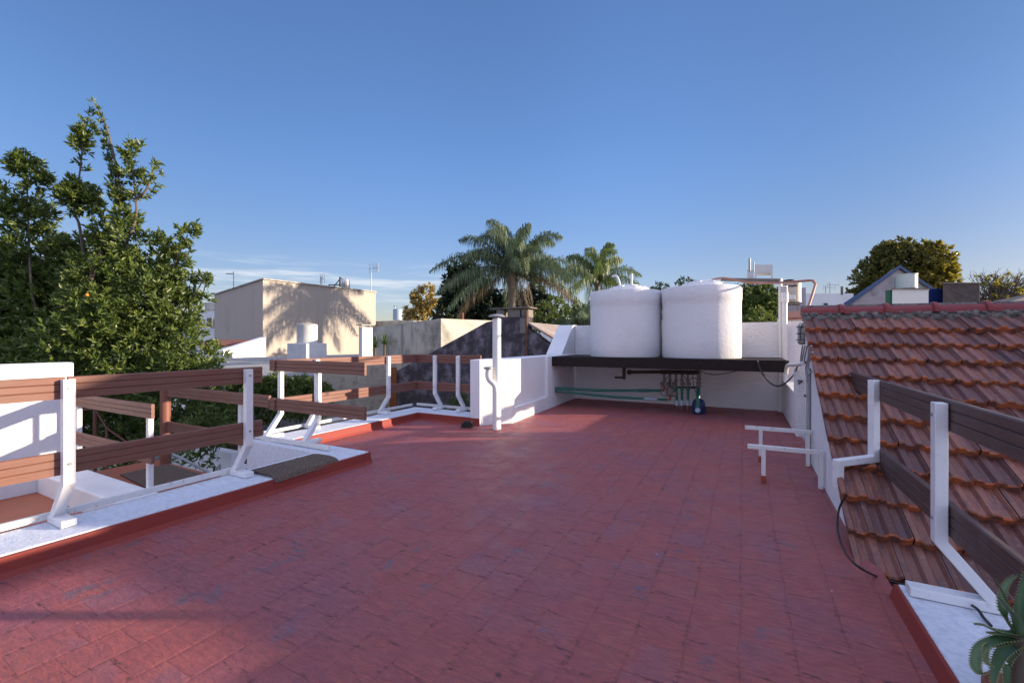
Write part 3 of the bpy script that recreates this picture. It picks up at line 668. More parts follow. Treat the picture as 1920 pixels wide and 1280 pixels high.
# caged lamp, conduits and cables on the gable wall
lp = thing('bulkhead_lamp', 'caged bulkhead lamp at the top corner of the gable wall', 'wall lamp', (.6, 6.0, 1.5))
q = D(1512,626,5.35)
ax = Vector((CA,SA,0)); fw = Vector((-SA,CA,0)); up = Vector((0,0,1))
def lbox(mb, cx_, cz_, hx, hz, d0, d1):
    p = q+ax*cx_+up*cz_
    mb.prism([p-ax*hx-up*hz+fw*d0, p+ax*hx-up*hz+fw*d0, p+ax*hx+up*hz+fw*d0, p-ax*hx+up*hz+fw*d0], fw*(d1-d0))
m = MB(); lbox(m, .0, 0, .06, .105, -.03, .05); m.build('glass', M['lampglass'], lp, bevel=.02)
m = MB(); lbox(m, .02, 0, .075, .12, .055, .09); m.build('backplate', M['grey'], lp, bevel=.01)
m = MB()
for zz in (-.07, 0.005, .085): m.tube([q+ax*-.085+up*zz+fw*.06, q+ax*-.085+up*zz-fw*.03, q+ax*-.06+up*zz-fw*.06, q+ax*.06+up*zz-fw*.06, q+ax*.085+up*zz-fw*.03, q+ax*.085+up*zz+fw*.06], .006, 6)
for xx in (-.05, .05): m.tube([q+ax*xx+up*-.125+fw*.05, q+ax*xx+up*-.125-fw*.045, q+ax*xx+up*-.09-fw*.06, q+ax*xx+up*.1-fw*.06, q+ax*xx+up*.13-fw*.04, q+ax*xx+up*.13+fw*.05], .006, 6)
m.tube(curve_pts([q+ax*-.085+up*-.06-fw*.03, q+ax*-.1-fw*.04, q+ax*-.085+up*.1-fw*.04, q+ax*-.03+up*.135-fw*.03],5), .007, 6)
m.build('cage', M['cable'], lp)
cbx = MB(); rng = random.Random(4)
for pts in ([(1505,647),(1502,668),(1501,682)], [(1509,648),(1506,664),(1503,680)], [(1517,650),(1515,672),(1511,690),(1512,704)], [(1521,648),(1517,668),(1514,690),(1513,716)], [(1514,648),(1509,668),(1507,684)], [(1524,660),(1516,684),(1518,700),(1523,696)]):
    cbx.tube(curve_pts([PX(a, b_, .61) for a, b_ in pts], 6), .0085, 6)
cbx.build('cable_bundle', M['grey'], label='tangled grey cables dropping from the caged lamp', cat='cable')
cp = MB(); cp.tube(curve_pts([PX(1474,700,.60), PX(1475,690,.60), PX(1479,684.5,.60), PX(1490,683.5,.60), PX(1506,682,.60)], 5), .03, 10); cp.build('elbow_pipe', M['pvc'], smooth=True, label='white elbow pipe lying on top of the stub wall by the beam end', cat='pipe')
cp = MB(); a = PX(1515.5,690,.63); cp.cyl((.632,a.y,.02), (.632,a.y,a.z), .022, n=10); cp.build('conduit', M['grey'], smooth=True, label='grey vertical conduit at the far edge of the gable wall', cat='conduit')
cp = MB(); a = PX(1512,743,.63); cp.cyl(a+Vector((0,.12,0)), a+Vector((0,-.1,0)), .014, n=8); cp.build('pipe_clip', M['cable'], label='small dark bracket across the grey conduit', cat='bracket')
cp = MB(); a = PY(1500,716,7.395); cp.tube([a+Vector((-.03,-.012,.02)), a+Vector((.03,-.012,.02)), a+Vector((-.02,-.012,-.025))], .012, 6); cp.build('wall_hook', M['cable'], label='small dark hook on the front of the rough stub wall', cat='hook')

# low coping in the near right corner with the aloe
kr = thing('kerb', 'wide white weathered coping in the near right corner below the aloe', 'kerb', (1, 2.2, 0))
c = MB(); c.prism(flat([(.715,-2),(1.32,-2),(1.32,2.93),(.715,2.98)], -.6), (0,0,.68)); c.build('coping', M['whitekerb'], kr, bevel=.006)
c = MB(); c.prism([(.70-.02,-2,0),(.70,-2,.072),(.716,-2,.072),(.716,-2,-.05),(.68,-2,-.05)], (0,4.985,0)); c.build('red_side', M['red'], kr)
def PR(px, py, dz):      # point on the tile slope
    d_ = D(px, py, 1.0)-Vector((0,0,EYE)); t = (ZR-SL*YR+.012*.65+dz-EYE)/(d_.z-SL*d_.y+.012*d_.x); return d_*t+Vector((0,0,EYE))
cb = MB(); cb.tube(curve_pts([PX(1587,926,.60), PX(1573,955,.57), PX(1571,995,.55), PX(1585,1035,.54), PX(1610,1062,.54), PR(1650,1082,.085), PR(1700,1098,.10), PR(1760,1114,.11), PZ(1822,1134,.10), PZ(1845,1158,.092), PZ(1858,1172,.092)], 8), .0065, 8)
cb.build('black_cable', M['cable'], smooth=True, label='black cable looping from the bent post over the tile edge to the coping', cat='cable')

# aloe in a pot
al = thing('aloe_plant', 'spiky green aloe with toothed arching leaves in the bottom right corner', 'plant', (.86, 2.05, .08))
AC = D(1915, 1200, 1.50)
pot = MB(); pot.lathe((AC.x, AC.y, 0), [(.07,.082),(.075,.09),(.09,.13),(.095,.132),(.095,.15),(.085,.15),(.08,.14),(.01,.138)], 24); pot.build('pot', M['terracotta'], al, smooth=True)
st_ = MB(); st_.tube([(AC.x,AC.y,.14),(AC.x,AC.y,AC.z+.02)], [.028,.03], 10); st_.build('stem', M['bark'], al, smooth=True)
def aloe_leaf(path, w0, seed):
    P = curve_pts(path, 7); n = len(P); vs, fs = [], []; tv, tf = [], []
    rr = random.Random(seed)
    for i, p in enumerate(P):
        t = (P[min(i+1,n-1)]-P[max(i-1,0)]).normalized(); s_ = t.cross(Vector((0,0,1)))
        if s_.length < .15: s_ = t.cross(fw)
        s_.normalize(); nn = s_.cross(t)
        u_ = i/(n-1); w_ = w0*((1-u_)**.75)*(1 if u_ > .1 else .8+2*u_)+.0008
        for a_, b_ in ((-1,.25),(-.5,.0),(0,-.1),(.5,0),(1,.25),(.55,-.35),(0,-.55),(-.55,-.35)): vs.append(p+s_*a_*w_+nn*b_*w_*.8)
        if 0 < i < n-2:
            for sg in (-1, 1):
                b0 = p+s_*sg*w_*.98+nn*.22*w_; k = len(tv); tv += [b0-t*.0045, b0+t*.0045, b0+s_*sg*.007+t*.004, b0+nn*.003]; tf += [(k,k+1,k+2),(k,k+2,k+3),(k+1,k+3,k+2)]
    for i in range(n-1):
        for j in range(8): fs.append((i*8+j, i*8+(j+1)%8, (i+1)*8+(j+1)%8, (i+1)*8+j))
    m = MB(); m.add(vs, fs); lf = m.build('leaf', M['aloe'], al, smooth=True)
    m = MB(); m.add(tv, tf); m.build('leaf_teeth', M['tooth'], lf, recalc=False)
def DD(px, py, dz=0): return D(px, py, 1.50+dz)
lv = [([(1910,1195),(1870,1200),(1838,1215),(1829,1245),(1836,1262),(1852,1263)], .026),
      ([(1905,1205),(1880,1225),(1866,1255),(1862,1290)], .030),
      ([(1912,1185),(1895,1145),(1880,1110),(1862,1080)], .018),
      ([(1908,1190),(1882,1150),(1880,1115),(1890,1090),(1908,1076)], .017),
      ([(1905,1188),(1870,1182),(1845,1172),(1826,1170)], .014),
      ([(1905,1192),(1875,1188),(1848,1186)], .012),
      ([(1915,1180),(1912,1140),(1918,1100),(1925,1060)], .02),
      ([(1900,1200),(1868,1208),(1850,1214),(1849,1240),(1862,1250)], .014),
      ([(1918,1190),(1945,1150),(1965,1110)], .022),
      ([(1918,1195),(1960,1180),(1990,1200),(2000,1240)], .026),
      ([(1915,1205),(1935,1240),(1940,1285)], .028),
      ([(1912,1195),(1905,1160),(1885,1135),(1872,1118)], .02),
      ([(1908,1210),(1890,1240),(1888,1280),(1880,1310)], .024)]
for i, (pp_, w0) in enumerate(lv):
    n_ = len(pp_); dz = (i*37 % 7-3)*.03
    aloe_leaf([DD(a, b_, dz*k/(n_-1)) for k, (a, b_) in enumerate(pp_)], w0*.76, i)

# ---------------------------------------------------------------- lower terrace and stair on the left
lo = MB(); lo.prism(flat([(-8.3,-4),(-4.13,-4),(-4.13,2.12),(-8.3,2.12)], -.8), (0,0,.2)); lo.build('lower_terrace_floor', M['redlow'], kind='structure')
wl_ = MB(); wl_.box(-8.3, -8.1, -4, 2.48, -1.5, 1.065); wl_.build('sunlit_wall', M['white'], label='sunlit white wall with railing shadows at the far left', cat='wall', bevel=.02)
st1 = MB(); st1.box(-8.095, -4.22, 2.122, 2.5, -1.5, -.35); st1.build('parapet_block', M['white'], label='thick low white parapet beside the stair, below the near railing', cat='parapet', bevel=.02)
ld_ = MB(); ld_.box(-8.6, -4.25, 2.505, 3.62, -.8, -.6); ld_.build('stair_landing', M['redlow'], kind='structure')
mt = MB(); mt.prism(flat([(-8.02,2.95),(-6.75,2.82),(-6.72,3.50),(-8.05,3.55)], -.597), (0,0,.02)); mt.build('landing_mat', M['mat'], label='brown mat lying on the lower stair landing', cat='mat')
lr = thing('railing', 'weathered board railing standing on the low white parapet by the stair', 'railing', (-6.2, 2.45, -.35))
for zt_ in (.66, .16): 
    p0, p1 = PY(142,742 if zt_ > .5 else 815,2.42), PY(290,757 if zt_ > .5 else 850,2.42)
    board(lr, (-8.0,2.42), (p1.x,2.42), zt_-.16, zt_, (0,-1), M['wood'])
for px in (148, 281):
    q = PY(px,800,2.46); m = MB(); m.sweep([(q.x,2.46,.62),(q.x,2.46,-.348)], (1,0,0), .06, .05); m.build('post', M['wmetal'], lr, bevel=.003)
bp = MB(); q = PY(306,860,3.55); bp.cyl((q.x,3.58,-.6), (q.x,3.58,.63), .072, n=18); bp.build('round_post', M['bpost'], smooth=True, label='thick round brown post at the stair landing corner', cat='post')
l2 = thing('railing', 'board railing from the brown post to the kerb along the far side of the landing', 'railing', (-6.5, 3.6, -.6))
for z1_ in (.64, .08): board(l2, (q.x+.07,3.60), (-5.50,3.60), z1_-.16, z1_, (0,-1), M['wood'])
k_ = PY(452,800,3.64); m = MB(); m.sweep([(k_.x,3.64,.6),(k_.x,3.64,-.6)], (1,0,0), .07, .05); m.build('post', M['wmetal'], l2, bevel=.003)
hr = thing('handrail', 'thin brown handrail descending beside the white courtyard wall', 'handrail', (-9, 5, -1))
for px, y0_, y1_ in ((178,765,895),(200,800,890),(252,850,895)):
    m = MB(); a, b_ = D(px,y0_,8.2), D(px,y1_+40,8.2); m.cyl(a, b_, .03 if px < 190 else .022, n=8); m.build('post', M['rail'], hr, smooth=True)
m = MB(); m.tube([D(140,770,8.2), D(178,766,8.2), D(200,802,8.2), D(252,838,8.2), D(300,870,8.2)], .018, 8); m.build('rail', M['rail'], hr, smooth=True)
h2 = thing('handrail', 'grey handrail sloping down behind the landing mat', 'handrail', (-8, 5, -1))
m = MB(); m.tube([D(320,850,7.4), D(340,858,7.4), D(405,893,7.0), D(420,900,6.9)], .022, 8); m.build('rail', M['grey'], h2, smooth=True)
for px, y0_ in ((321,850),(384,880),(412,870)):
    m = MB(); m.cyl(D(px,y0_,7.2), D(px,y0_+60,7.2), .016, n=8); m.build('post', M['grey'], h2, smooth=True)
cw = MB(); cw.box(-12.5, -8.9, 5.0, 5.2, -4.5, -.85); cw.build('courtyard_wall', M['white'], label='low white courtyard wall seen beyond the stair under the tree', cat='wall')
cy = MB(); cy.box(-14, -5.5, 2.6, 8.5, -4.45, -1.9); cy.build('courtyard', M['farwhite'], kind='structure')
# ---------------------------------------------------------------- neighbouring buildings (axis aligned with the terrace)
GZ = -4.48
def corner_box(mb, xl, xc, xr, yt, yb, Z, ground=False, mi=0):
    """box whose near vertical edge is at photo column xc: its street face spans xl..xc, its sunlit side xc..xr"""
    c = D(xc, yt, Z); z1 = c.z; z0 = GZ if ground else D(xc, yb, Z).z
    x0 = PY(xl, 640, c.y).x; y1 = PX(xr, 640, c.x).y if xr > xc else c.y+3
    mb.box(x0, c.x, c.y, y1, z0, z1, mi); return x0, c.x, c.y, y1, z0, z1
# big beige building that catches the palm's shadow
bb = thing('beige_building', 'big plain beige building with the palm shadow on its sunlit wall', 'building', D(493,640,21.2))
c0 = D(493,524,21.2); xw = c0.x; x0 = PY(402,640,c0.y).x; y1 = PX(704.5,640,xw).y; zr = PX(704.5,548,xw).z; zl = PY(404,553,c0.y).z
m = MB(); m.v = [(x0,c0.y,GZ),(xw,c0.y,GZ),(xw,y1,GZ),(x0,y1,GZ),(x0,c0.y,zl),(xw,c0.y,c0.z),(xw,y1,zr),(x0,y1,zl)]
m.f = [(0,1,2,3),(4,5,6),(4,6,7),(0,1,5,4),(1,2,6,5),(2,3,7,6),(3,0,4,7)]; m.m = [0]*7; m.build('wall', M['beige'], bb)
m = MB(); m.sweep([(xw+.01,c0.y-.02,c0.z+.03),(xw+.01,y1,zr+.03)], (1,0,0), .16, .06); m.build('coping', M['mould'], bb)
m = MB(); m.sweep([(x0,c0.y-.01,zl+.03),(xw,c0.y-.01,c0.z+.03)], (0,1,0), .12, .05); m.build('coping', M['mould'], bb)
def antenna(label, px, yb, yt, Z, bars, half=.45, tilt=0, flat_=False):
    a = thing('antenna', label, 'antenna', D(px, yb, Z)); m = MB(); m.cyl(D(px,yb+6,Z), D(px,yt,Z), .028, n=6); m.build('mast', M['grey'], a)
    m = MB(); t = D(px,yt+4,Z)
    if flat_: m.tube([t, D(px-14,yt+4,Z)], .03, 6)
    else:
        m.cyl(t-ax*half*.4, t+ax*half*1.6+Vector((0,0,tilt)), .018, n=5)
        for k in range(bars):
            q = t+ax*half*(-.4+2*k/max(1,bars-1))+Vector((0,0,tilt*k/max(1,bars-1))); m.cyl(q-Vector((0,0,.28)), q+Vector((0,0,.28)), .012, n=5)
    m.build('arm', M['grey'], a); return a
antenna('white arm-shaped antenna on the left edge of the beige building', 438, 541, 509, 23, 0, flat_=True)
antenna('comb-shaped TV antenna at the right end of the beige building', 696, 548, 500, 28, 6, .3, .1)
antenna('slim lattice mast in the middle of the beige building roof', 602, 536, 518, 25, 3, .12)
rt = thing('roof_tank', 'shiny steel water tank on the beige building roof', 'water tank', D(647,541,26))
p = D(647,541,26); m = MB(); m.lathe(p, [(.22,-.1),(.27,0),(.27,.50),(.2,.58),(.05,.62)], 20); m.build('tank_body', M['steelshine'], rt, smooth=True)
m = MB(); m.cyl(D(622,542,26), D(640,520,26), .03, n=5); m.cyl(D(637,542,26), D(637,519,26), .03, n=5); m.cyl(D(617,542,26), D(617,533,26), .03, n=5); m.cyl(D(617,534,26), D(638,534,26), .03, n=5); m.build('stand', M['dsteel'], rt)
# low buildings round it
m = MB(); corner_box(m, 300, 403, 403, 583, 700, 30, True); o = m.build('far_house', M['farwhite'], label='white house with small dark window left of the beige building', cat='house')
wn_ = MB(); q = D(397,604,29.9); wn_.box(q.x-.5, q.x+.1, q.y-.05, q.y+.02, q.z-.3, q.z+.3); wn_.build('window', M['window'], o)
m = MB(); corner_box(m, 384, 402, 402, 566, 700, 31.5, True); m.build('stair_tower', M['mould'], label='narrow grey block rising behind the beige building corner', cat='building')
# red tiled lean-to and its sloping sunlit parapet
m = MB(); a, b_, c_, d_ = D(380,645,17.5), D(497,640,19.6), D(450,637,20.8), D(380,636,20.5)
m.prism([D(372,648,18.6), D(452,645,19.4), D(494,637,20.9), D(392,636,21)], (0,0,-.06)); m.build('tiled_lean_to', M['terracotta'], label='low red tiled roof in front of the beige building', cat='roof')
m = MB(); q0, q1 = D(418,657,17.2), D(498.5,632,20.0); q2, q3 = D(491,664.5,20.0), D(418,677,17.2)
m.prism([q0, q1, (q1.x,q1.y,q2.z-.6), (q0.x,q0.y,q3.z-.6)], (-.15*CA-.1, -.12, 0)); m.build('sloping_parapet', M['farwhite'], label='sloping sunlit white parapet below the beige building', cat='wall')
m = MB(); zz = .25
m.prism([D(392,667,16.3)+Vector((0,0,-.1)), D(520,668,18.5), D(700,663,19), D(640,700,12.2), D(390,712,12.2)], (0,0,-.12)); m.build('corrugated_roof', M['corr'], label='grey corrugated sheet roof behind the hedge', cat='roof')
m = MB(); a, b_ = D(384,706,12.05), D(640,703,12.05); m.prism([a, b_, (b_.x,b_.y,GZ), (a.x,a.y,GZ)], (-.2,.3,0)); m.build('outbuilding', M['greyw'], label='grey cement outbuilding under the corrugated roof', cat='building')
# whitewashed block with the bluish tank
m = MB(); corner_box(m, 538, 574, 613, 643.5, 700, 15.5); m.build('tank_block', M['bluewhite'], label='whitewashed bluish block carrying a small round tank', cat='plinth', bevel=.02)
rt = thing('roof_tank', 'small pale round tank on the whitewashed block', 'water tank', D(576,643,16.2))
p = D(576,643.5,16.2); r = 18*16.2/F; h = 33*16.2/F
m = MB(); m.lathe(p, [(r,0),(r,h*.98),(r*1.02,h),(r*1.02,h*1.03)], 28); m.build('tank_body', M['tankgrey'], rt, smooth=True)
m = MB(); m.lathe(p+Vector((0,0,h*1.03)), [(r*1.05,0),(r*.9,h*.07),(r*.2,h*.13),(.01,h*.13)], 28); m.build('lid', M['mould'], rt, smooth=True)
wc = thing('white_chimney', 'slender white chimney with thin flat cap near the mouldy wall', 'chimney', D(680,700,14.5))
m = MB(); b4 = corner_box(m, 672.5, 679, 699, 613, 700, 14.5); m.build('shaft', M['bluewhite'], wc, bevel=.01)
m = MB(); m.box(b4[0]-.06, b4[1]+.05, b4[2]-.06, b4[3]+.05, b4[5]+.06, b4[5]+.09)
for xx in (b4[0]+.03, b4[1]-.03):
    for yy in (b4[2]+.03, b4[3]-.03): m.cyl((xx,yy,b4[5]-.01), (xx,yy,b4[5]+.07), .02, n=6)
m.build('cap', M['mould'], wc)
# mouldy wall block
mw = MB(); q0, q1 = D(702,613,17.5), D(826.5,597,15.6); q1 = Vector((q1.x,q1.y,q1.z)); y1 = 0
dv = Vector((CA, SA, 0))
q2 = D(1000,604,19.5)
mw.prism([q0, q1, (q1.x,q1.y,GZ), (q0.x,q0.y,GZ)], (-.1,.25,0)); k = thing('mouldy_building', 'mould-streaked grey building with sunlit right face behind the dark gable', 'building', q1)
mw.build('front_wall', M['mould'], k)
mw = MB(); n_ = (q2-q1); n_ = Vector((-n_.y, n_.x, 0)).normalized()*.25
mw.prism([q1+Vector((.004,.004,0)), q2, (q2.x,q2.y,GZ), (q1.x+.004,q1.y+.004,GZ)], n_); mw.build('side_wall', M['mould'], k)
mw = MB(); mw.prism([q0+Vector((0,0,-.15)), q1+Vector((-.02,.1,-.15)), q2+Vector((-.1,.2,-.15)), D(860,640,24)+Vector((0,0,0))], (0,0,-.1)); mw.build('roof', M['roofgrey'], k)
mm = MB(); mm.cyl(D(866.5,600,16.5), D(866.5,586,16.5), .07, n=8); mm.build('iron_stub', M['rust'], label='rusty iron stub sticking up from the mouldy wall top', cat='post')
# low wall with posts far behind, distant tank
m = MB(); corner_box(m, 640, 775, 775, 600, 640, 27, True); m.build('far_wall', M['mould'], label='low weathered wall far behind between the beige building and the gold tree', cat='wall')
m = MB(); 
rt = thing('roof_tank', 'tiny blue-grey tank with an aerial on the far skyline', 'water tank', D(745,600,48))
p = D(745.5,600,48); m.lathe(p, [(.5,0),(.5,1.15),(.1,1.3)], 14); m.build('tank_body', M['pgrey'], rt, smooth=True)
m = MB(); m.cyl(D(741,600,48), D(741,573,48), .06, n=5); m.cyl(D(738,574,48), D(744,574,48), .05, n=5); m.build('aerial', M['grey'], rt)
# dark gable wall with chimney
YG = PZ(1000, 10000, 0).y
Pg = D(960,640,11.4); YG = Pg.y
gd = thing('dark_gable_house', 'house with blackened purple gable wall and double chimney behind the railing', 'house', Pg)
def G(px, py): return PY(px, py, YG)
gl = [G(735,700), G(812,659), G(912,604), G(930,600), G(930,594), G(990,594), G(990,616), G(1034,648), G(1075,668)]
gl = gl+[Vector((gl[-1].x,YG,GZ)), Vector((gl[0].x,YG,GZ))]
m = MB(); m.prism(gl, (0,.25,0)); m.build('gable_wall', M['dark'], gd)
m = MB()
for xl, xr in ((930,944),(955,974),(977,990)): 
    a, b_ = G(xl,594), G(xr,580); m.box(a.x, b_.x, YG+.02, YG+.32 if xl > 960 else YG+.24, a.z-.02, b_.z)
a, b_ = G(924,580), G(995,575); m.box(a.x, b_.x, YG-.05, YG+.42, a.z, b_.z); m.build('chimney', M['concrete'], gd, bevel=.01)
m = MB(); a, b_ = G(976,625), G(988.5,596); m.box(a.x, b_.x, YG-.03, YG-.003, a.z, b_.z); m.build('chimney_breast', M['concrete'], gd)
m = MB(); a = G(988.5,650); m.cyl((a.x,YG-.03,a.z-.3), (a.x,YG-.03,G(988,582).z), .03, n=7); m.build('rusty_pipe', M['rust'], gd)
a, b_ = G(990,612), G(1045,650)
m = MB(); m.prism([(a.x,YG+.02,a.z+.06), (b_.x+.4,YG+.02,b_.z-.12), (b_.x+.4,YG+3,b_.z-.12), (a.x,YG+3,a.z+.06)], (0,0,.05)); m.build('tin_roof', M['tin'], gd)
# rough beige wall with orange door left of the gable
rwz = MB(); q0, q1 = PY(729,690,YG-.4), None
xr = PY(733,700,YG).x
rw_ = thing('rough_wall', 'rough speckled beige garden wall in sun with a slanting shadow', 'wall', (xr, YG-3, -2))
y0 = PX(605,700,xr).y
rwz.prism([(xr,y0,PX(605,693,xr).z), (xr,YG-.05,PX(731,680,xr).z), (xr,YG-.05,GZ), (xr,y0,GZ)], (-.25,0,0)); rwz.build('wall', M['rough'], rw_)
m = MB(); a, b_ = PX(727,690,xr+.02), PX(742,690,xr+.02); m.box(xr+.003, xr+.26, YG-.06, YG-.02, GZ, PY(735,688,YG).z); m.build('door', M['orange'], rw_)
m = MB(); m.box(xr-3.6, xr-.3, YG-4.2, YG-3.6, GZ, -1.15); m.build('brick_wall', M['brickred'], label='low dark brick garden wall below the hedge', cat='wall')
m = MB(); m.box(xr-4, xr+3.5, YG-4, YG-.3, GZ+.01, GZ+.2); m.build('garden_ground', M['greyw'], kind='structure')
# ---- right hand skyline
tw = thing('distant_tower_block', 'distant grey apartment block with open rooftop tank frame and chimney', 'building', D(1420,600,75))
def wbox(mb, x0, x1, yt, yb, Z, dep, mi=0):
    a = D((x0+x1)/2,yt,Z); vd = Vector((a.x, a.y, 0)).normalized(); mb.prism([D(x0,yt,Z), D(x1,yt,Z), D(x1,yb,Z), D(x0,yb,Z)], vd*dep, mi)
m = MB(); wbox(m, 1396, 1449, 522, 640, 75, 8); m.build('wall', M['offwhite'], tw)
m = MB(); wbox(m, 1415, 1449, 496, 512, 75, 3); wbox(m, 1415, 1418.5, 512, 522, 75, .4); wbox(m, 1445.5, 1449, 512, 522, 75, .4); wbox(m, 1401, 1413, 505, 522, 75, 3); m.build('tank_frame', M['offwhite'], tw)
m = MB(); m.cyl(D(1405.5,508,75), D(1405.5,484,75), .16, n=8); m.build('chimney', M['grey'], tw); m = MB(); m.cyl(D(1413,510,75), D(1413,491,75), .1, n=8); m.build('flue', M['grey'], tw)
for k in range(5): m = MB(); wbox(m, 1400+k*9, 1404+k*9, 531, 535, 74.9, .08); m.build('window', M['window'], tw)
bt_ = thing('roof_tank', 'beige plastic tank with dark script lettering on a small stand', 'water tank', D(1484,575,14))
p = D(1483,567,14); r = 17*14/F
m = MB(); m.lathe(p, [(r,0),(r,.05),(r*.97,.06),(r*.97,.55),(r,.56),(r,.6),(r*.75,.66)], 26); m.build('tank_body', M['tankbeige'], bt_, smooth=True)
m = MB(); m.lathe(p+Vector((-.05,0,.66)), [(r*.55,-.01),(r*.55,.05),(r*.4,.07),(.01,.07)], 20); m.build('lid', M['dsteel'], bt_, smooth=True)
m = MB(); wbox(m, 1470, 1499.5, 568, 570.5, 13.75, .5); m.build('shelf', M['concrete'], bt_)
for xa in (1494, 1472): m = MB(); wbox(m, xa, xa+2.5, 570.6, 590, 13.76, .06); m.build('leg', M['concrete'], bt_)
fc = bpy.data.curves.new('lettering', 'FONT'); fc.body = 'Rotoplas'; fc.size = .10; fc.extrude = .004; fc.shear = .25; fc.align_x = 'CENTER'; fc.offset = .003
tmp = bpy.data.objects.new('lettering_tmp', fc); COL.objects.link(tmp); bpy.context.view_layer.update()
me = bpy.data.meshes.new_from_object(tmp.evaluated_get(bpy.context.evaluated_depsgraph_get())); bpy.data.objects.remove(tmp)
pc = Vector((p.x, p.y, 0)); view = Vector((pc.x, pc.y, 0)).normalized(); tang = Vector((view.y, -view.x, 0)); zc = D(1483,539,14).z
for v in me.vertices:
    a = v.co.x/(r+.004); d_ = -view*math.cos(a)+tang*math.sin(a); q = pc+d_*(r+.004+v.co.z); v.co = Vector((q.x, q.y, zc+v.co.y))-OFF[bt_.name]
me.materials.append(M['letter']); lo_ = bpy.data.objects.new('lettering', me); COL.objects.link(lo_); lo_.parent = bt_
m = MB(); q = p-view*(r*.97); wbox(m, 1474.5, 1491.5, 553, 561, 13.62, .05); m.build('notice_panel', M['bluewhite'], bt_, bevel=.01)
m = MB(); m.prism([D(1468,585,13), D(1530,580,13), D(1530,592,11.2), D(1468,596,11.2)], (0,0,-.06)); m.build('far_tile_roof', M['terracotta'], label='strip of red tiled roof under the beige tank', cat='roof')
m = MB(); a, b_ = D(1466,597,11.3), D(1530,593,11.3); m.prism([a, b_, (b_.x,b_.y,GZ), (a.x,a.y,GZ)], fw*.2); m.build('far_eave_wall', M['bluewhite'], label='pale wall below the strip of red tiled roof', cat='wall')
m = MB(); wbox(m, 1450, 1511, 539, 640, 30, 5); m.build('far_block', M['mauve'], label='peeling bluish block behind the beige tank', cat='building')
m = MB(); wbox(m, 1508, 1600, 550, 640, 38, 6); o = m.build('far_house', M['farwhite'], label='pale flat-roofed house behind the ridge beside the blue-edged gable', cat='house')
m = MB(); wbox(m, 1545, 1552, 568, 572, 37.9, .1); m.build('window', M['window'], o)
antenna('thin T-shaped aerial, left of the pair above the pale flat house', 1548, 552, 535, 40, 2, .55)
antenna('taller T-shaped aerial, right of the pair above the pale flat house', 1556, 552, 530, 42, 2, .55)
m = MB(); m.cyl(D(1578.5,552,38), D(1578.5,537,38), .1, n=6); m.build('flue_pipe', M['concrete'], label='short dark flue on the pale flat house', cat='flue')
gh = thing('gable_house', 'pinkish grey gable house with blue-edged roof behind the ridge tiles', 'house', D(1683,600,22))
m = MB(); a, b_, c_ = D(1586,577,22), D(1683,503,22), D(1800,585,22); m.prism([a, b_, c_, (c_.x,c_.y,GZ), (a.x,a.y,GZ)], fw*.3); m.build('gable_wall', M['mauve'], gh)
vd = Vector((b_.x, b_.y, 0)).normalized(); m = MB(); nn = Vector((0,0,.16))
m.prism([a-fw*.15-ax*.12, b_-fw*.15, b_-fw*.15+nn, a-fw*.15+nn*1.3-ax*.25], vd*6); m.prism([b_-fw*.14+ax*.002, c_-fw*.14+ax*.1, c_-fw*.14+nn*.5+ax*.2, b_-fw*.14+nn*.9], vd*6); m.build('roof', M['blueroof'], gh)
m = MB(); m.cyl(D(1640,547,21.95), D(1640,547,21.9), .17, n=14); m.build('vent', M['greyw'], gh)
m = MB(); wbox(m, 1677, 1680, 515, 542, 21.8, .08); m.build('downpipe', M['pvc'], gh)
bx_ = thing('rooftop_shed', 'pale box-like shed with a green door on the roof behind the ridge', 'shed', D(1700,570,17))
m = MB(); wbox(m, 1673, 1741, 542, 640, 17, 2); m.build('wall', M['offwhite'], bx_)
m = MB(); wbox(m, 1671, 1743, 540.4, 542.2, 16.95, 2.1); m.build('roof_slab', M['concrete'], bx_)
m = MB(); wbox(m, 1660, 1672.5, 544, 640, 17.05, 1.2); m.build('door', M['green'], bx_)
rt = thing('roof_tank', 'pale greenish tank with flat lid standing on the shed', 'water tank', D(1697,541,17.6))
p = D(1698,541,17.9); r = 17*17.9/F; h = 25*17.9/F
m = MB(); m.lathe(p, [(r,0),(r,h),(r*1.04,h*1.01),(r*1.04,h*1.05),(r*.3,h*1.1)], 26); m.build('tank_body', M['mint'], rt, smooth=True)
m = MB(); m.cyl(p+Vector((-r*1.1,-.1,0)), p+Vector((-r*1.1,-.1,h*.9)), .035, n=6); m.build('pipe', M['grey'], rt, smooth=True)
m = MB()
for k in range(5): wbox(m, 1736+k*.5, 1772, 541+k*5.8, 548.5+k*5.8, 18.6-.03*k, .8)
m.build('blue_roof', M['tarp'], label='dark blue sheet roof between the shed and the brick block', cat='roof')
m = MB(); wbox(m, 1768, 1837, 531, 640, 18, 1.6); o = m.build('brick_block', M['brick'], label='dark brick block on the skyline in front of the bare tree', cat='building', bevel=.01)
m = MB(); wbox(m, 1767, 1838, 529.5, 531.2, 17.95, 1.7); m.build('coping', M['concrete'], o)
m = MB(); m.prism([D(1855,566,24), D(1925,552,24), D(2050,556,24), D(2050,575,22), D(1860,572,22)], (0,0,-.1)); m.build('dark_roof', M['concrete'], label='dark tiled roof at the far right edge behind the ridge', cat='roof')
m = MB(); wbox(m, 1870, 2060, 566, 640, 23.5, 3); m.build('far_house', M['farwhite'], label='white house wall below the dark roof at the far right edge', cat='house')
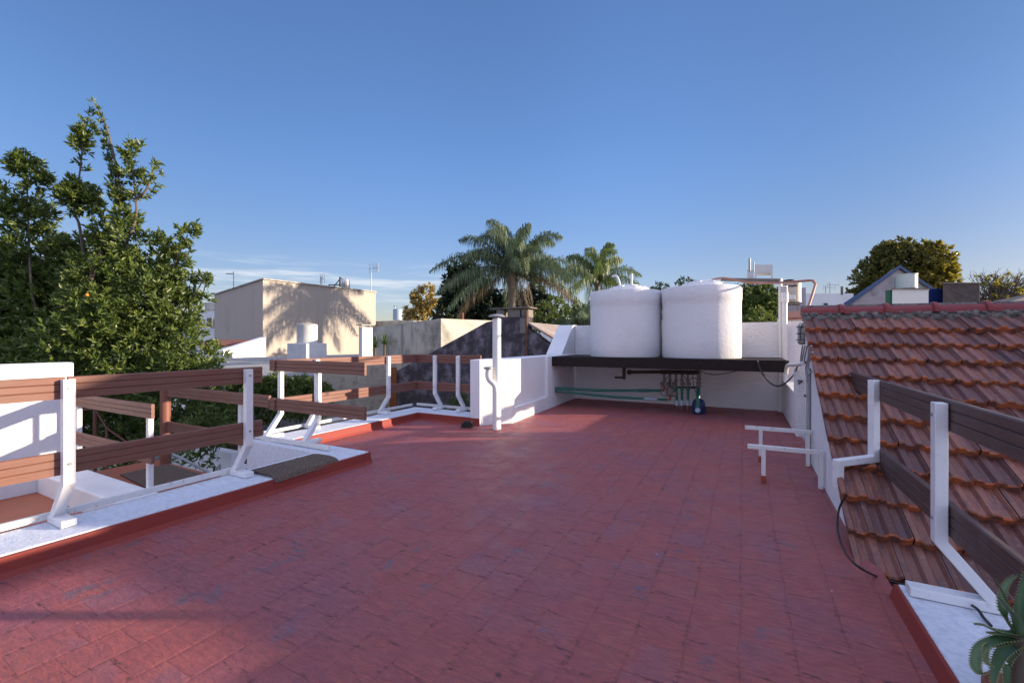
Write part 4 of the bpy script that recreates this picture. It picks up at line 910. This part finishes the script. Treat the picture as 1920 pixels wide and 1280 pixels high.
# loose skyline behind everything, so that steps to the side still meet a town
rng = random.Random(5)
for k, (px, yt, Z, w_, mt_) in enumerate([(30,560,55,70,'farwhite'),(215,600,70,120,'offwhite'),(770,612,80,90,'offwhite'),(1010,618,90,120,'farwhite'),(1210,600,80,110,'offwhite'),(1330,560,95,80,'farwhite'),(1790,575,70,100,'offwhite')]):
    m = MB(); wbox(m, px-w_/2, px+w_/2, yt, 700, Z, 9); m.build('far_house', M[mt_], label=['white house glimpsed through the left tree','pale far house behind the left tree crown','pale far house on the skyline below the gold tree','white far house hidden behind the palms','pale far house behind the left water tank','white far house behind the right water tank','pale far house behind the brick block'][k], cat='house')

# ---------------------------------------------------------------- vegetation
NR = np.random.default_rng(7)
def unit(a): return a/np.maximum(np.linalg.norm(a, axis=-1, keepdims=True), 1e-9)
def leaf_obj(name, P, DIR, L, Wd, mat, parent=None, fold=.25, **kw):
    n = len(P); DIR = unit(DIR); rnd = unit(NR.normal(size=(n,3))); side = unit(np.cross(DIR, rnd)); nrm = np.cross(side, DIR)
    L = L*NR.uniform(.65,1.2,(n,1)); Wd = Wd*NR.uniform(.75,1.2,(n,1))
    mid = P+DIR*L*.48-nrm*L*.04
    V = np.stack([P, mid+side*Wd*.5+nrm*Wd*fold, P+DIR*L-nrm*L*.12, mid-side*Wd*.5+nrm*Wd*fold], 1).reshape(-1,3)
    off = OFF.get(parent.name, Vector((0,0,0))) if parent else Vector((0,0,0)); V = V-np.array(off)
    me = bpy.data.meshes.new(name); me.vertices.add(4*n); me.vertices.foreach_set('co', V.astype(np.float32).ravel())
    idx = (np.arange(n)[:,None]*4+np.array([0,1,2,0,2,3])).ravel().astype(np.int32)
    me.loops.add(len(idx)); me.loops.foreach_set('vertex_index', idx)
    me.polygons.add(2*n); me.polygons.foreach_set('loop_start', np.arange(0, 6*n, 3, dtype=np.int32)); me.polygons.foreach_set('loop_total', np.full(2*n, 3, np.int32))
    me.update(calc_edges=True); me.validate(); me.materials.append(mat)
    o = bpy.data.objects.new(name, me); COL.objects.link(o)
    if parent: o.parent = parent; OFF[o.name] = off
    tag(o, kw.get('label'), kw.get('cat'), kw.get('group'), kw.get('kind')); return o
def clusters(blobs, per_m3, shell=.55, aniso=(1,1,1)):
    C, Dn = [], []
    for c, r in blobs:
        n = max(2, int(per_m3*4.19*r**3*aniso[2])) if per_m3 < 1e5 else 2
        d = unit(NR.normal(size=(n,3))); rad = r*(NR.uniform(shell**3, 1, (n,1))**(1/3))
        C.append(np.array(c)+d*rad*np.array(aniso)); Dn.append(d)
    return np.concatenate(C), np.concatenate(Dn)
def whorls(C, Dn, k, spread=.9, up=.35, twig=.12):
    n = len(C); Dn = unit(Dn+np.array([0,0,up])+NR.normal(size=(n,3))*.35)
    P = np.repeat(C, k, 0)+np.repeat(Dn, k, 0)*NR.uniform(-.5,.5,(n*k,1))*twig
    DIR = unit(np.repeat(Dn, k, 0)*.75+unit(NR.normal(size=(n*k,3)))*spread)
    return P, DIR
def limb_mesh(paths, r0, r1):
    m = MB()
    for pts in paths:
        pp_ = curve_pts(pts, 5); n = len(pp_); m.tube(pp_, [r0+(r1-r0)*i/(n-1) for i in range(n)], 7)
    return m
# the big tree at the left
TZ = 9.3
T = thing('broadleaf_tree', 'big dark glossy-leaved tree with upright shoots at the left', 'tree', D(170,640,TZ)*1.0+Vector((0,0,-4)))
B = lambda px, py, r, dz=0: (tuple(D(px, py, TZ+dz)), r*(TZ+dz)/F)
big = [B(225,545,85),B(130,590,95,.5),B(290,580,70,-.2),B(60,480,62,.3),B(40,600,90,.4),B(200,640,100,-.4),B(320,640,62,-.3),B(255,480,58,.2),B(100,520,70,.8),B(10,540,70,.8),B(180,500,60,.6),
       B(120,690,90,-.2),B(260,690,80,-.5),B(350,665,45,-.6),B(180,770,100,.4),B(320,770,75,.2),B(390,790,55,.5),B(270,830,70,.7),B(-60,560,120,.6),B(-40,700,140,.6),B(60,770,90,.9),B(345,590,35,-.1),B(210,440,36,.1),B(55,405,40,.2),B(20,370,28,.1),B(380,690,26,-.6),B(385,810,38,-1.1),B(425,800,34,-.9),B(400,850,30,-1.2),B(355,840,34,-1.2),B(435,760,28,-.8),B(330,730,60,-.9)]
shoots = [B(50,312,24),B(70,335,22),B(25,310,14),B(30,400,24),B(85,400,18),B(150,372,30),B(135,355,20),B(170,385,18),B(155,275,17),B(150,255,15),B(165,250,14),B(160,225,10),B(147,300,9),B(165,215,7),B(150,320,8),
          B(245,282,15),B(240,300,12),B(255,275,10),B(245,330,18),B(280,345,13),B(290,325,10),B(268,360,9),B(287,305,6),B(250,362,12),B(225,370,16),B(215,345,12),B(235,410,22),
          B(310,470,20),B(300,455,12),B(352,438,17),B(362,420,9),B(345,465,14),B(335,490,15),B(378,528,14),B(385,515,9),B(365,550,14),B(350,520,14),B(320,520,24),B(340,560,20),B(385,560,10),B(405,655,12),B(400,675,14),B(415,665,7),B(195,455,22),B(120,470,26)]
plume = []
for k in range(16):
    t = k/15; x = 178+ (222-178)*t**.8; y = 193+ (380-193)*t; plume.append(B(x, y, 4.5+4*t))
C1, D1 = clusters(big, 118, .5); C2, D2 = clusters(shoots, 640, .0); C3, D3 = clusters(plume, 6000, 0)
P1, L1 = whorls(C1, D1, 14, .78, .55, .20); P2, L2 = whorls(C2, D2, 13, .75, .8, .14); P3, L3 = whorls(C3, D3*.3, 6, .55, .9, .05)
leaf_obj('crown', np.concatenate([P1,P2]), np.concatenate([L1,L2]), .125, .043, M['leaf_big'], T)
leaf_obj('pale_shoot', P3, L3, .10, .03, M['leaf_mid'], T)
b0 = D(150,700,TZ); b0.z = GZ; b0 += Vector((0,0,0))
lm = limb_mesh([[b0, D(150,760,TZ), D(160,650,TZ+.2), D(165,560,TZ)],[D(158,680,TZ), D(158,600,TZ-.3), D(172,520,TZ-.4), D(190,470,TZ-.2)]], .085, .03)
k = limb_mesh([[D(150,720,TZ), D(85,640,TZ-.3), D(62,560,TZ-.4), D(55,470,TZ), D(52,380,TZ), D(50,315,TZ)],[D(165,560,TZ), D(150,430,TZ), D(140,395,TZ), D(150,320,TZ), D(160,220,TZ)],[D(200,520,TZ), D(252,420,TZ), D(252,350,TZ), D(245,280,TZ)],[D(252,375,TZ), D(275,355,TZ), D(289,310,TZ)],[D(205,480,TZ), D(225,380,TZ), D(213,290,TZ), D(195,225,TZ), D(178,195,TZ)],
                [D(170,640,TZ), D(260,600,TZ), D(310,530,TZ), D(352,440,TZ)],[D(200,660,TZ), D(300,640,TZ), D(360,560,TZ), D(383,520,TZ)],[D(150,760,TZ), D(280,760,TZ), D(380,790,TZ+.3)]], .032, .010)
lm.v += []; n0 = len(lm.v); lm.f += [tuple(n0+i for i in f) for f in k.f]; lm.m += k.m; lm.v += k.v
lm.build('trunk', M['bark'], T, smooth=True)
for px, py in ((163,553),): fr = MB(); q = D(px,py,TZ-1.25); fr.lathe(q, [(.005,-.028),(.022,-.018),(.028,0),(.022,.018),(.005,.028)], 10); fr.build('fruit', M['fruit'], T, smooth=True)
def simple_tree(name, label, blobs, per, k, L, Wd, leaf, base, trunk_r=.18, shell=.5, up=.3, cat='tree', group=None, limbs=True):
    t_ = thing(name, label, cat, (base[0], base[1], GZ), group); C, Dn = clusters(blobs, per, shell); P, DR = whorls(C, Dn, k, .9, up, L)
    leaf_obj('crown', P, DR, L, Wd, leaf, t_)
    paths = [[Vector((base[0],base[1],GZ)), Vector((base[0],base[1],GZ+1.5)), Vector(base)]]
    lm = limb_mesh(paths, trunk_r, trunk_r*.7)
    if limbs:
        for c, r in blobs[:9]:
            k2 = limb_mesh([[Vector(base)-Vector((0,0,.4)), (Vector(base)+Vector(c))/2+Vector((0,0,.2)), Vector(c)]], trunk_r*.5, trunk_r*.12)
            n0 = len(lm.v); lm.v += k2.v; lm.f += [tuple(n0+i for i in f) for f in k2.f]; lm.m += k2.m
    lm.build('trunk', M['bark'], t_, smooth=True); return t_
def BB(px, py, r, Z): return (tuple(D(px,py,Z)), r*Z/F)
# hedge
hg = thing('hedge', 'clipped green hedge catching sun between the railings', 'hedge', D(540,760,11))
bl = [BB(x, y, r, Z) for x, y, r, Z in ((430,735,24,10.6),(460,735,28,10.8),(490,730,26,10.8),(520,732,28,10.9),(550,733,28,11),(580,735,28,11),(605,738,22,11),(450,765,30,10.7),(500,765,30,10.8),(550,762,28,10.9),(590,762,26,11),(410,760,26,10.5),(470,712,12,10.9),(520,710,12,10.9),(565,712,12,11))]
C, Dn = clusters(bl, 900, .6); P, DR = whorls(C, Dn, 9, 1, .3, .08); leaf_obj('foliage', P, DR, .075, .04, M['leaf_hedge'], hg)
hm = limb_mesh([[D(x,830,10.9), D(x+3,780,10.9), D(x,745,10.9)] for x in (440,480,520,560,595)], .03, .012); hm.build('stem', M['bark'], hg)
simple_tree('shrub', 'small leafy bush at the foot of the dark gable behind the railing', [BB(860,752,14,9.6),BB(850,760,11,9.5),BB(872,760,12,9.6),BB(866,740,8,9.6)], 1600, 9, .09, .02, M['leaf_mid'], tuple(D(860,775,9.6)), .03, .1, cat='shrub')
# trees behind
simple_tree('conifer', 'tall very dark conifer mass left behind the main palm', [BB(868,520,30,33),BB(855,560,34,33),BB(880,580,40,33),BB(840,590,26,33),BB(905,560,34,33),BB(862,500,16,33),BB(870,540,40,34),BB(930,590,40,33)], 9, 14, .42, .16, M['leaf_dark'], tuple(D(880,600,33)), .3)
simple_tree('conifer', 'dark conifer just right behind the main palm trunk', [BB(1000,560,26,34),BB(1015,585,30,34),BB(985,590,34,34),BB(960,575,30,34),BB(1000,535,14,34)], 9, 14, .42, .16, M['leaf_dark'], tuple(D(1000,600,34)), .3)
simple_tree('autumn_tree', 'golden autumn tree with ragged top left of the palm', [BB(795,560,24,38),BB(782,580,24,38),BB(812,575,20,38),BB(772,590,16,38),BB(805,545,12,38),BB(820,590,14,38),BB(790,595,22,38)], 9, 12, .34, .2, M['leaf_gold'], tuple(D(795,605,38)), .2)
simple_tree('shrub', 'dark bush between the gold tree and the palm', [BB(830,590,14,30),BB(842,600,14,30),BB(826,605,12,30)], 16, 12, .3, .14, M['leaf_dark'], tuple(D(832,610,30)), .1, cat='shrub')
simple_tree('broadleaf_tree', 'mid green leafy tree between the palms above the tin roof', [BB(1020,590,24,22),BB(1045,575,20,23),BB(1010,605,18,22),BB(1060,600,22,23),BB(1085,585,20,24),BB(1040,608,20,22),BB(1000,618,14,21),BB(1012,570,10,22),BB(1100,600,20,24)], 42, 12, .2, .09, M['leaf_mid'], tuple(D(1045,620,23)), .12)
simple_tree('broadleaf_tree', 'thin-topped tree peeping between the two white tanks', [BB(1242,540,12,40),BB(1225,545,8,40),BB(1255,555,12,40),BB(1285,528,9,40),BB(1295,535,10,40),BB(1310,535,9,40),BB(1240,580,18,40),BB(1230,538,9,40),BB(1275,535,8,40)], 26, 10, .3, .12, M['leaf_mid'], tuple(D(1250,590,40)), .15)
simple_tree('broadleaf_tree', 'dense dark green tree right behind the right tank', [BB(1420,565,30,22),BB(1400,560,24,22),BB(1440,560,24,22),BB(1385,550,14,22),BB(1395,585,30,22),BB(1435,590,30,22),BB(1455,560,14,22),BB(1455,590,16,22),BB(1380,580,24,22),BB(1425,540,10,22),BB(1440,538,8,22)], 62, 12, .2, .1, M['leaf_mid'], tuple(D(1420,610,22)), .2)
simple_tree('shrub', 'rounded olive bush with pale tips in front of the dark tree', [BB(1425,600,24,15),BB(1405,606,18,15),BB(1445,606,16,15),BB(1428,588,12,15),BB(1390,612,12,15)], 130, 10, .12, .06, M['leaf_hedge'], tuple(D(1422,625,15)), .06, cat='shrub')
simple_tree('broadleaf_tree', 'large green tree turning yellow on its right behind the gable house', [BB(1680,490,40,40),BB(1650,510,34,40),BB(1625,530,26,40),BB(1700,500,36,40),BB(1690,470,22,40),BB(1660,480,22,40),BB(1610,550,18,40),BB(1640,550,26,40),BB(1672,540,34,40)], 8.5, 14, .36, .2, M['leaf_autumn'], tuple(D(1690,560,40)), .35)
simple_tree('autumn_tree', 'golden olive tree crown merging with the large green tree', [BB(1750,490,32,39),BB(1735,510,32,39),BB(1765,520,26,39),BB(1740,470,18,39),BB(1760,500,24,39),BB(1730,535,26,39),BB(1772,540,16,39),BB(1715,545,20,39),BB(1768,480,12,39)], 8.5, 14, .36, .2, M['leaf_yell'], tuple(D(1745,560,39)), .3)
bt2 = simple_tree('bare_tree', 'half bare tree with thin twigs and yellow leaves at the right', [BB(1855,540,26,34),BB(1890,535,24,34),BB(1880,555,26,34),BB(1845,560,20,34),BB(1920,545,26,34),BB(1870,515,14,34)], 2.6, 10, .3, .16, M['leaf_yell'], tuple(D(1875,570,34)), .25)
tw_ = MB(); rng = random.Random(31)
for k in range(170):
    a = rng.uniform(-1.25, 1.25); l = rng.uniform(.6, 1)*2.7; b_ = D(1875+rng.uniform(-25,25), 575, 34); e = b_+ax*math.sin(a)*l*1.35+Vector((0,0,math.cos(a)*l*1.05))+fw*rng.uniform(-.8,.8)
    mid = (b_+e)/2+Vector((0,0,.25)); tw_.tube([b_, mid, e], [.045,.028,.01], 4)
    for j in range(3):
        s = mid.lerp(e, rng.uniform(0,.9)); tw_.tube([s, s+Vector((rng.uniform(-.35,.35), rng.uniform(-.35,.35), rng.uniform(.25,.6)))], [.016,.007], 3)
tw_.build('twigs', M['twig'], bt2)
simple_tree('broadleaf_tree', 'far pale green tree at the left edge behind the big tree', [BB(10,560,30,45),BB(-20,560,40,45),BB(25,585,24,45)], 6, 12, .4, .2, M['leaf_hedge'], tuple(D(5,600,45)), .3)
# spiky plants beside the mouldy wall
def spiky(label, px, py, Z, r, n):
    t_ = thing('spiky_plant', label, 'plant', D(px,py,Z)); c = D(px,py,Z); m = MB()
    rr = random.Random(px)
    for k in range(n):
        a = rr.uniform(0,6.28); el = rr.uniform(-.1,1.4); l = r*rr.uniform(.7,1.1); d_ = Vector((math.cos(a)*math.cos(el), math.sin(a)*math.cos(el), math.sin(el))); s_ = d_.cross(Vector((0,0,1))).normalized()*.018
        e = c+d_*l-Vector((0,0,l*.15)); m.add([c-s_, c+s_, c+d_*l*.6+s_*.9, e, c+d_*l*.6-s_*.9], [(0,1,2,4),(4,2,3)])
    m.build('leaf_rosette', M['leaf_mid'], t_, recalc=False); m = MB(); m.cyl(c, c-Vector((0,0,.5)), .04, n=7); m.build('stem', M['bark'], t_)
spiky('spiky rosette plant low against the mouldy wall', 721, 646, 15.3, .55, 46)
spiky('bushy spiky plant at the right foot of the white chimney', 703, 652, 15.2, .6, 50)

# ---------------------------------------------------------------- palms
def palm(label, crown, fr_, Lf, trunk_r, seed, mat, dry=5, leaflet=.62, hang=.8, extra=()):
    crown = Vector(crown); t_ = thing('palm_tree', label, 'palm tree', (crown.x, crown.y, GZ)); rr = random.Random(seed)
    m = MB(); n = 14; m.tube([Vector((crown.x, crown.y, GZ+(crown.z-.2-GZ)*i/n)) for i in range(n+1)], [trunk_r*(1.12 if i % 2 else 1.0) for i in range(n+1)], 12); m.build('trunk', M['palmbark'], t_, smooth=True)
    m = MB()
    for k in range(9):
        a = k*2.4; d_ = Vector((math.cos(a), math.sin(a), 0)); m.tube([crown-Vector((0,0,.55))+d_*trunk_r*.9, crown+d_*trunk_r*1.5+Vector((0,0,.1)), crown+d_*.5+Vector((0,0,.55))], [.11,.085,.04], 6)
    m.build('crownshaft', M['palmbark'], t_, smooth=True)
    specs = list(extra)
    for k in range(fr_):
        a = k*2.39996+rr.uniform(-.25,.25); u_ = (k+.5)/fr_; specs.append((a, math.radians(82-96*u_**.9)+rr.uniform(-.1,.1), Lf*rr.uniform(.85,1.08)))
    for i, (a, el, L) in enumerate(specs):
        h = Vector((math.cos(a), math.sin(a), 0)); d0 = h*math.cos(el)+Vector((0,0,math.sin(el)))
        droop = (.43+.12*rr.random())*L*(.55+.55*math.cos(el)); P = []
        ns = 40
        for s in range(ns+1):
            t = s/ns; P.append(crown+d0*L*t*(1-.12*t)+h*L*.10*t*t-Vector((0,0,1))*droop*t**2.3)
        isdry = i >= len(specs)-dry; m = MB(); m.tube(P[::4], [.035*(1-.8*j/(len(P[::4])-1)) for j in range(len(P[::4]))], 5); fo = m.build('frond', M['leaf_dry'] if isdry else M['leaf_palm2'], t_, smooth=True)
        vs, fs = [], []
        for s in range(3, ns+1):
            for sub in (0, .5):
                if s == ns and sub: continue
                p = P[s].lerp(P[min(ns,s+1)], sub); tg = (P[min(ns,s+1)]-P[s-1]).normalized(); sd_ = tg.cross(Vector((0,0,1)))
                if sd_.length < .1: sd_ = tg.cross(h)
                sd_.normalize(); u_ = (s+sub)/ns; ll = leaflet*(math.sin(math.pi*min(1,u_*.86+.12))**.6)*rr.uniform(.8,1.15)
                for sg in (-1, 1):
                    for tier in (0, 1):
                        d1 = (sd_*sg*(.85 if tier == 0 else .5)+tg*.55+Vector((0,0,.25 if tier == 0 else -.3))+Vector((rr.uniform(-.35,.35),rr.uniform(-.35,.35),rr.uniform(-.3,.3)))).normalized()
                        q1 = p+d1*ll*.45; q2 = q1+(d1*(1-hang)+Vector((0,0,-hang))+Vector((rr.uniform(-.12,.12),rr.uniform(-.12,.12),0))).normalized()*ll*.62
                        wv = d1.cross(Vector((0,0,1)))
                        if wv.length < .05: wv = sd_
                        wv = wv.normalized()*.017; k = len(vs); vs += [p-wv*.6, p+wv*.6, q1+wv, q1-wv, q2]; fs += [(k,k+1,k+2,k+3),(k+3,k+2,k+4)]
        m = MB(); m.add(vs, fs); m.build('leaflets', M['leaf_dry'] if isdry else mat, fo, recalc=False)
    return t_
ZP = 24.0
def az_cam(right, away): v_ = ax*right+fw*away; return math.atan2(v_.y, v_.x)
ex = [(az_cam(-1,.2), 1.0, 3.4),(az_cam(-.5,-.6), 1.25, 3.3),(az_cam(.8,.2), 1.1, 3.2),(az_cam(-1,-.1), .62, 3.5),(az_cam(1,-.1), .55, 3.5),(az_cam(1,.3), .15, 2.9),(az_cam(-.9,-.5), .2, 2.9),(az_cam(.7,-.7), .35, 3),(az_cam(.1,-1), .8, 3)]
palm('main tall feathery palm in the middle, rising behind the dark chimney', D(960,512,ZP), 19, 4.3, .20, 5, M['leaf_palm'], 3, .95, .80, [(a,e,l*1.55) for a,e,l in ex]+[(az_cam(.35,.6),1.30,5.5),(az_cam(-.25,.5),1.34,5.8),(az_cam(-.6,.5),1.15,5.4),(az_cam(.9,-.3),1.05,5.2),(az_cam(-.9,.5),.8,5),(az_cam(.9,.6),.8,4.8)])
palm('second palm behind the left white tank, right of the main palm', D(1120,522,33), 20, 4.5, .18, 11, M['leaf_palm2'], 1, 1.05, .84, [(az_cam(.3,0), 1.45, 4.4),(az_cam(1,.1), 1.1, 3.8),(az_cam(-1,-.2), 1.0, 4.2)])
palm('low palm whose fronds spread just left of the left white tank', D(1092,622,20), 15, 2.3, .14, 23, M['leaf_palm'], 0, .65, .7)
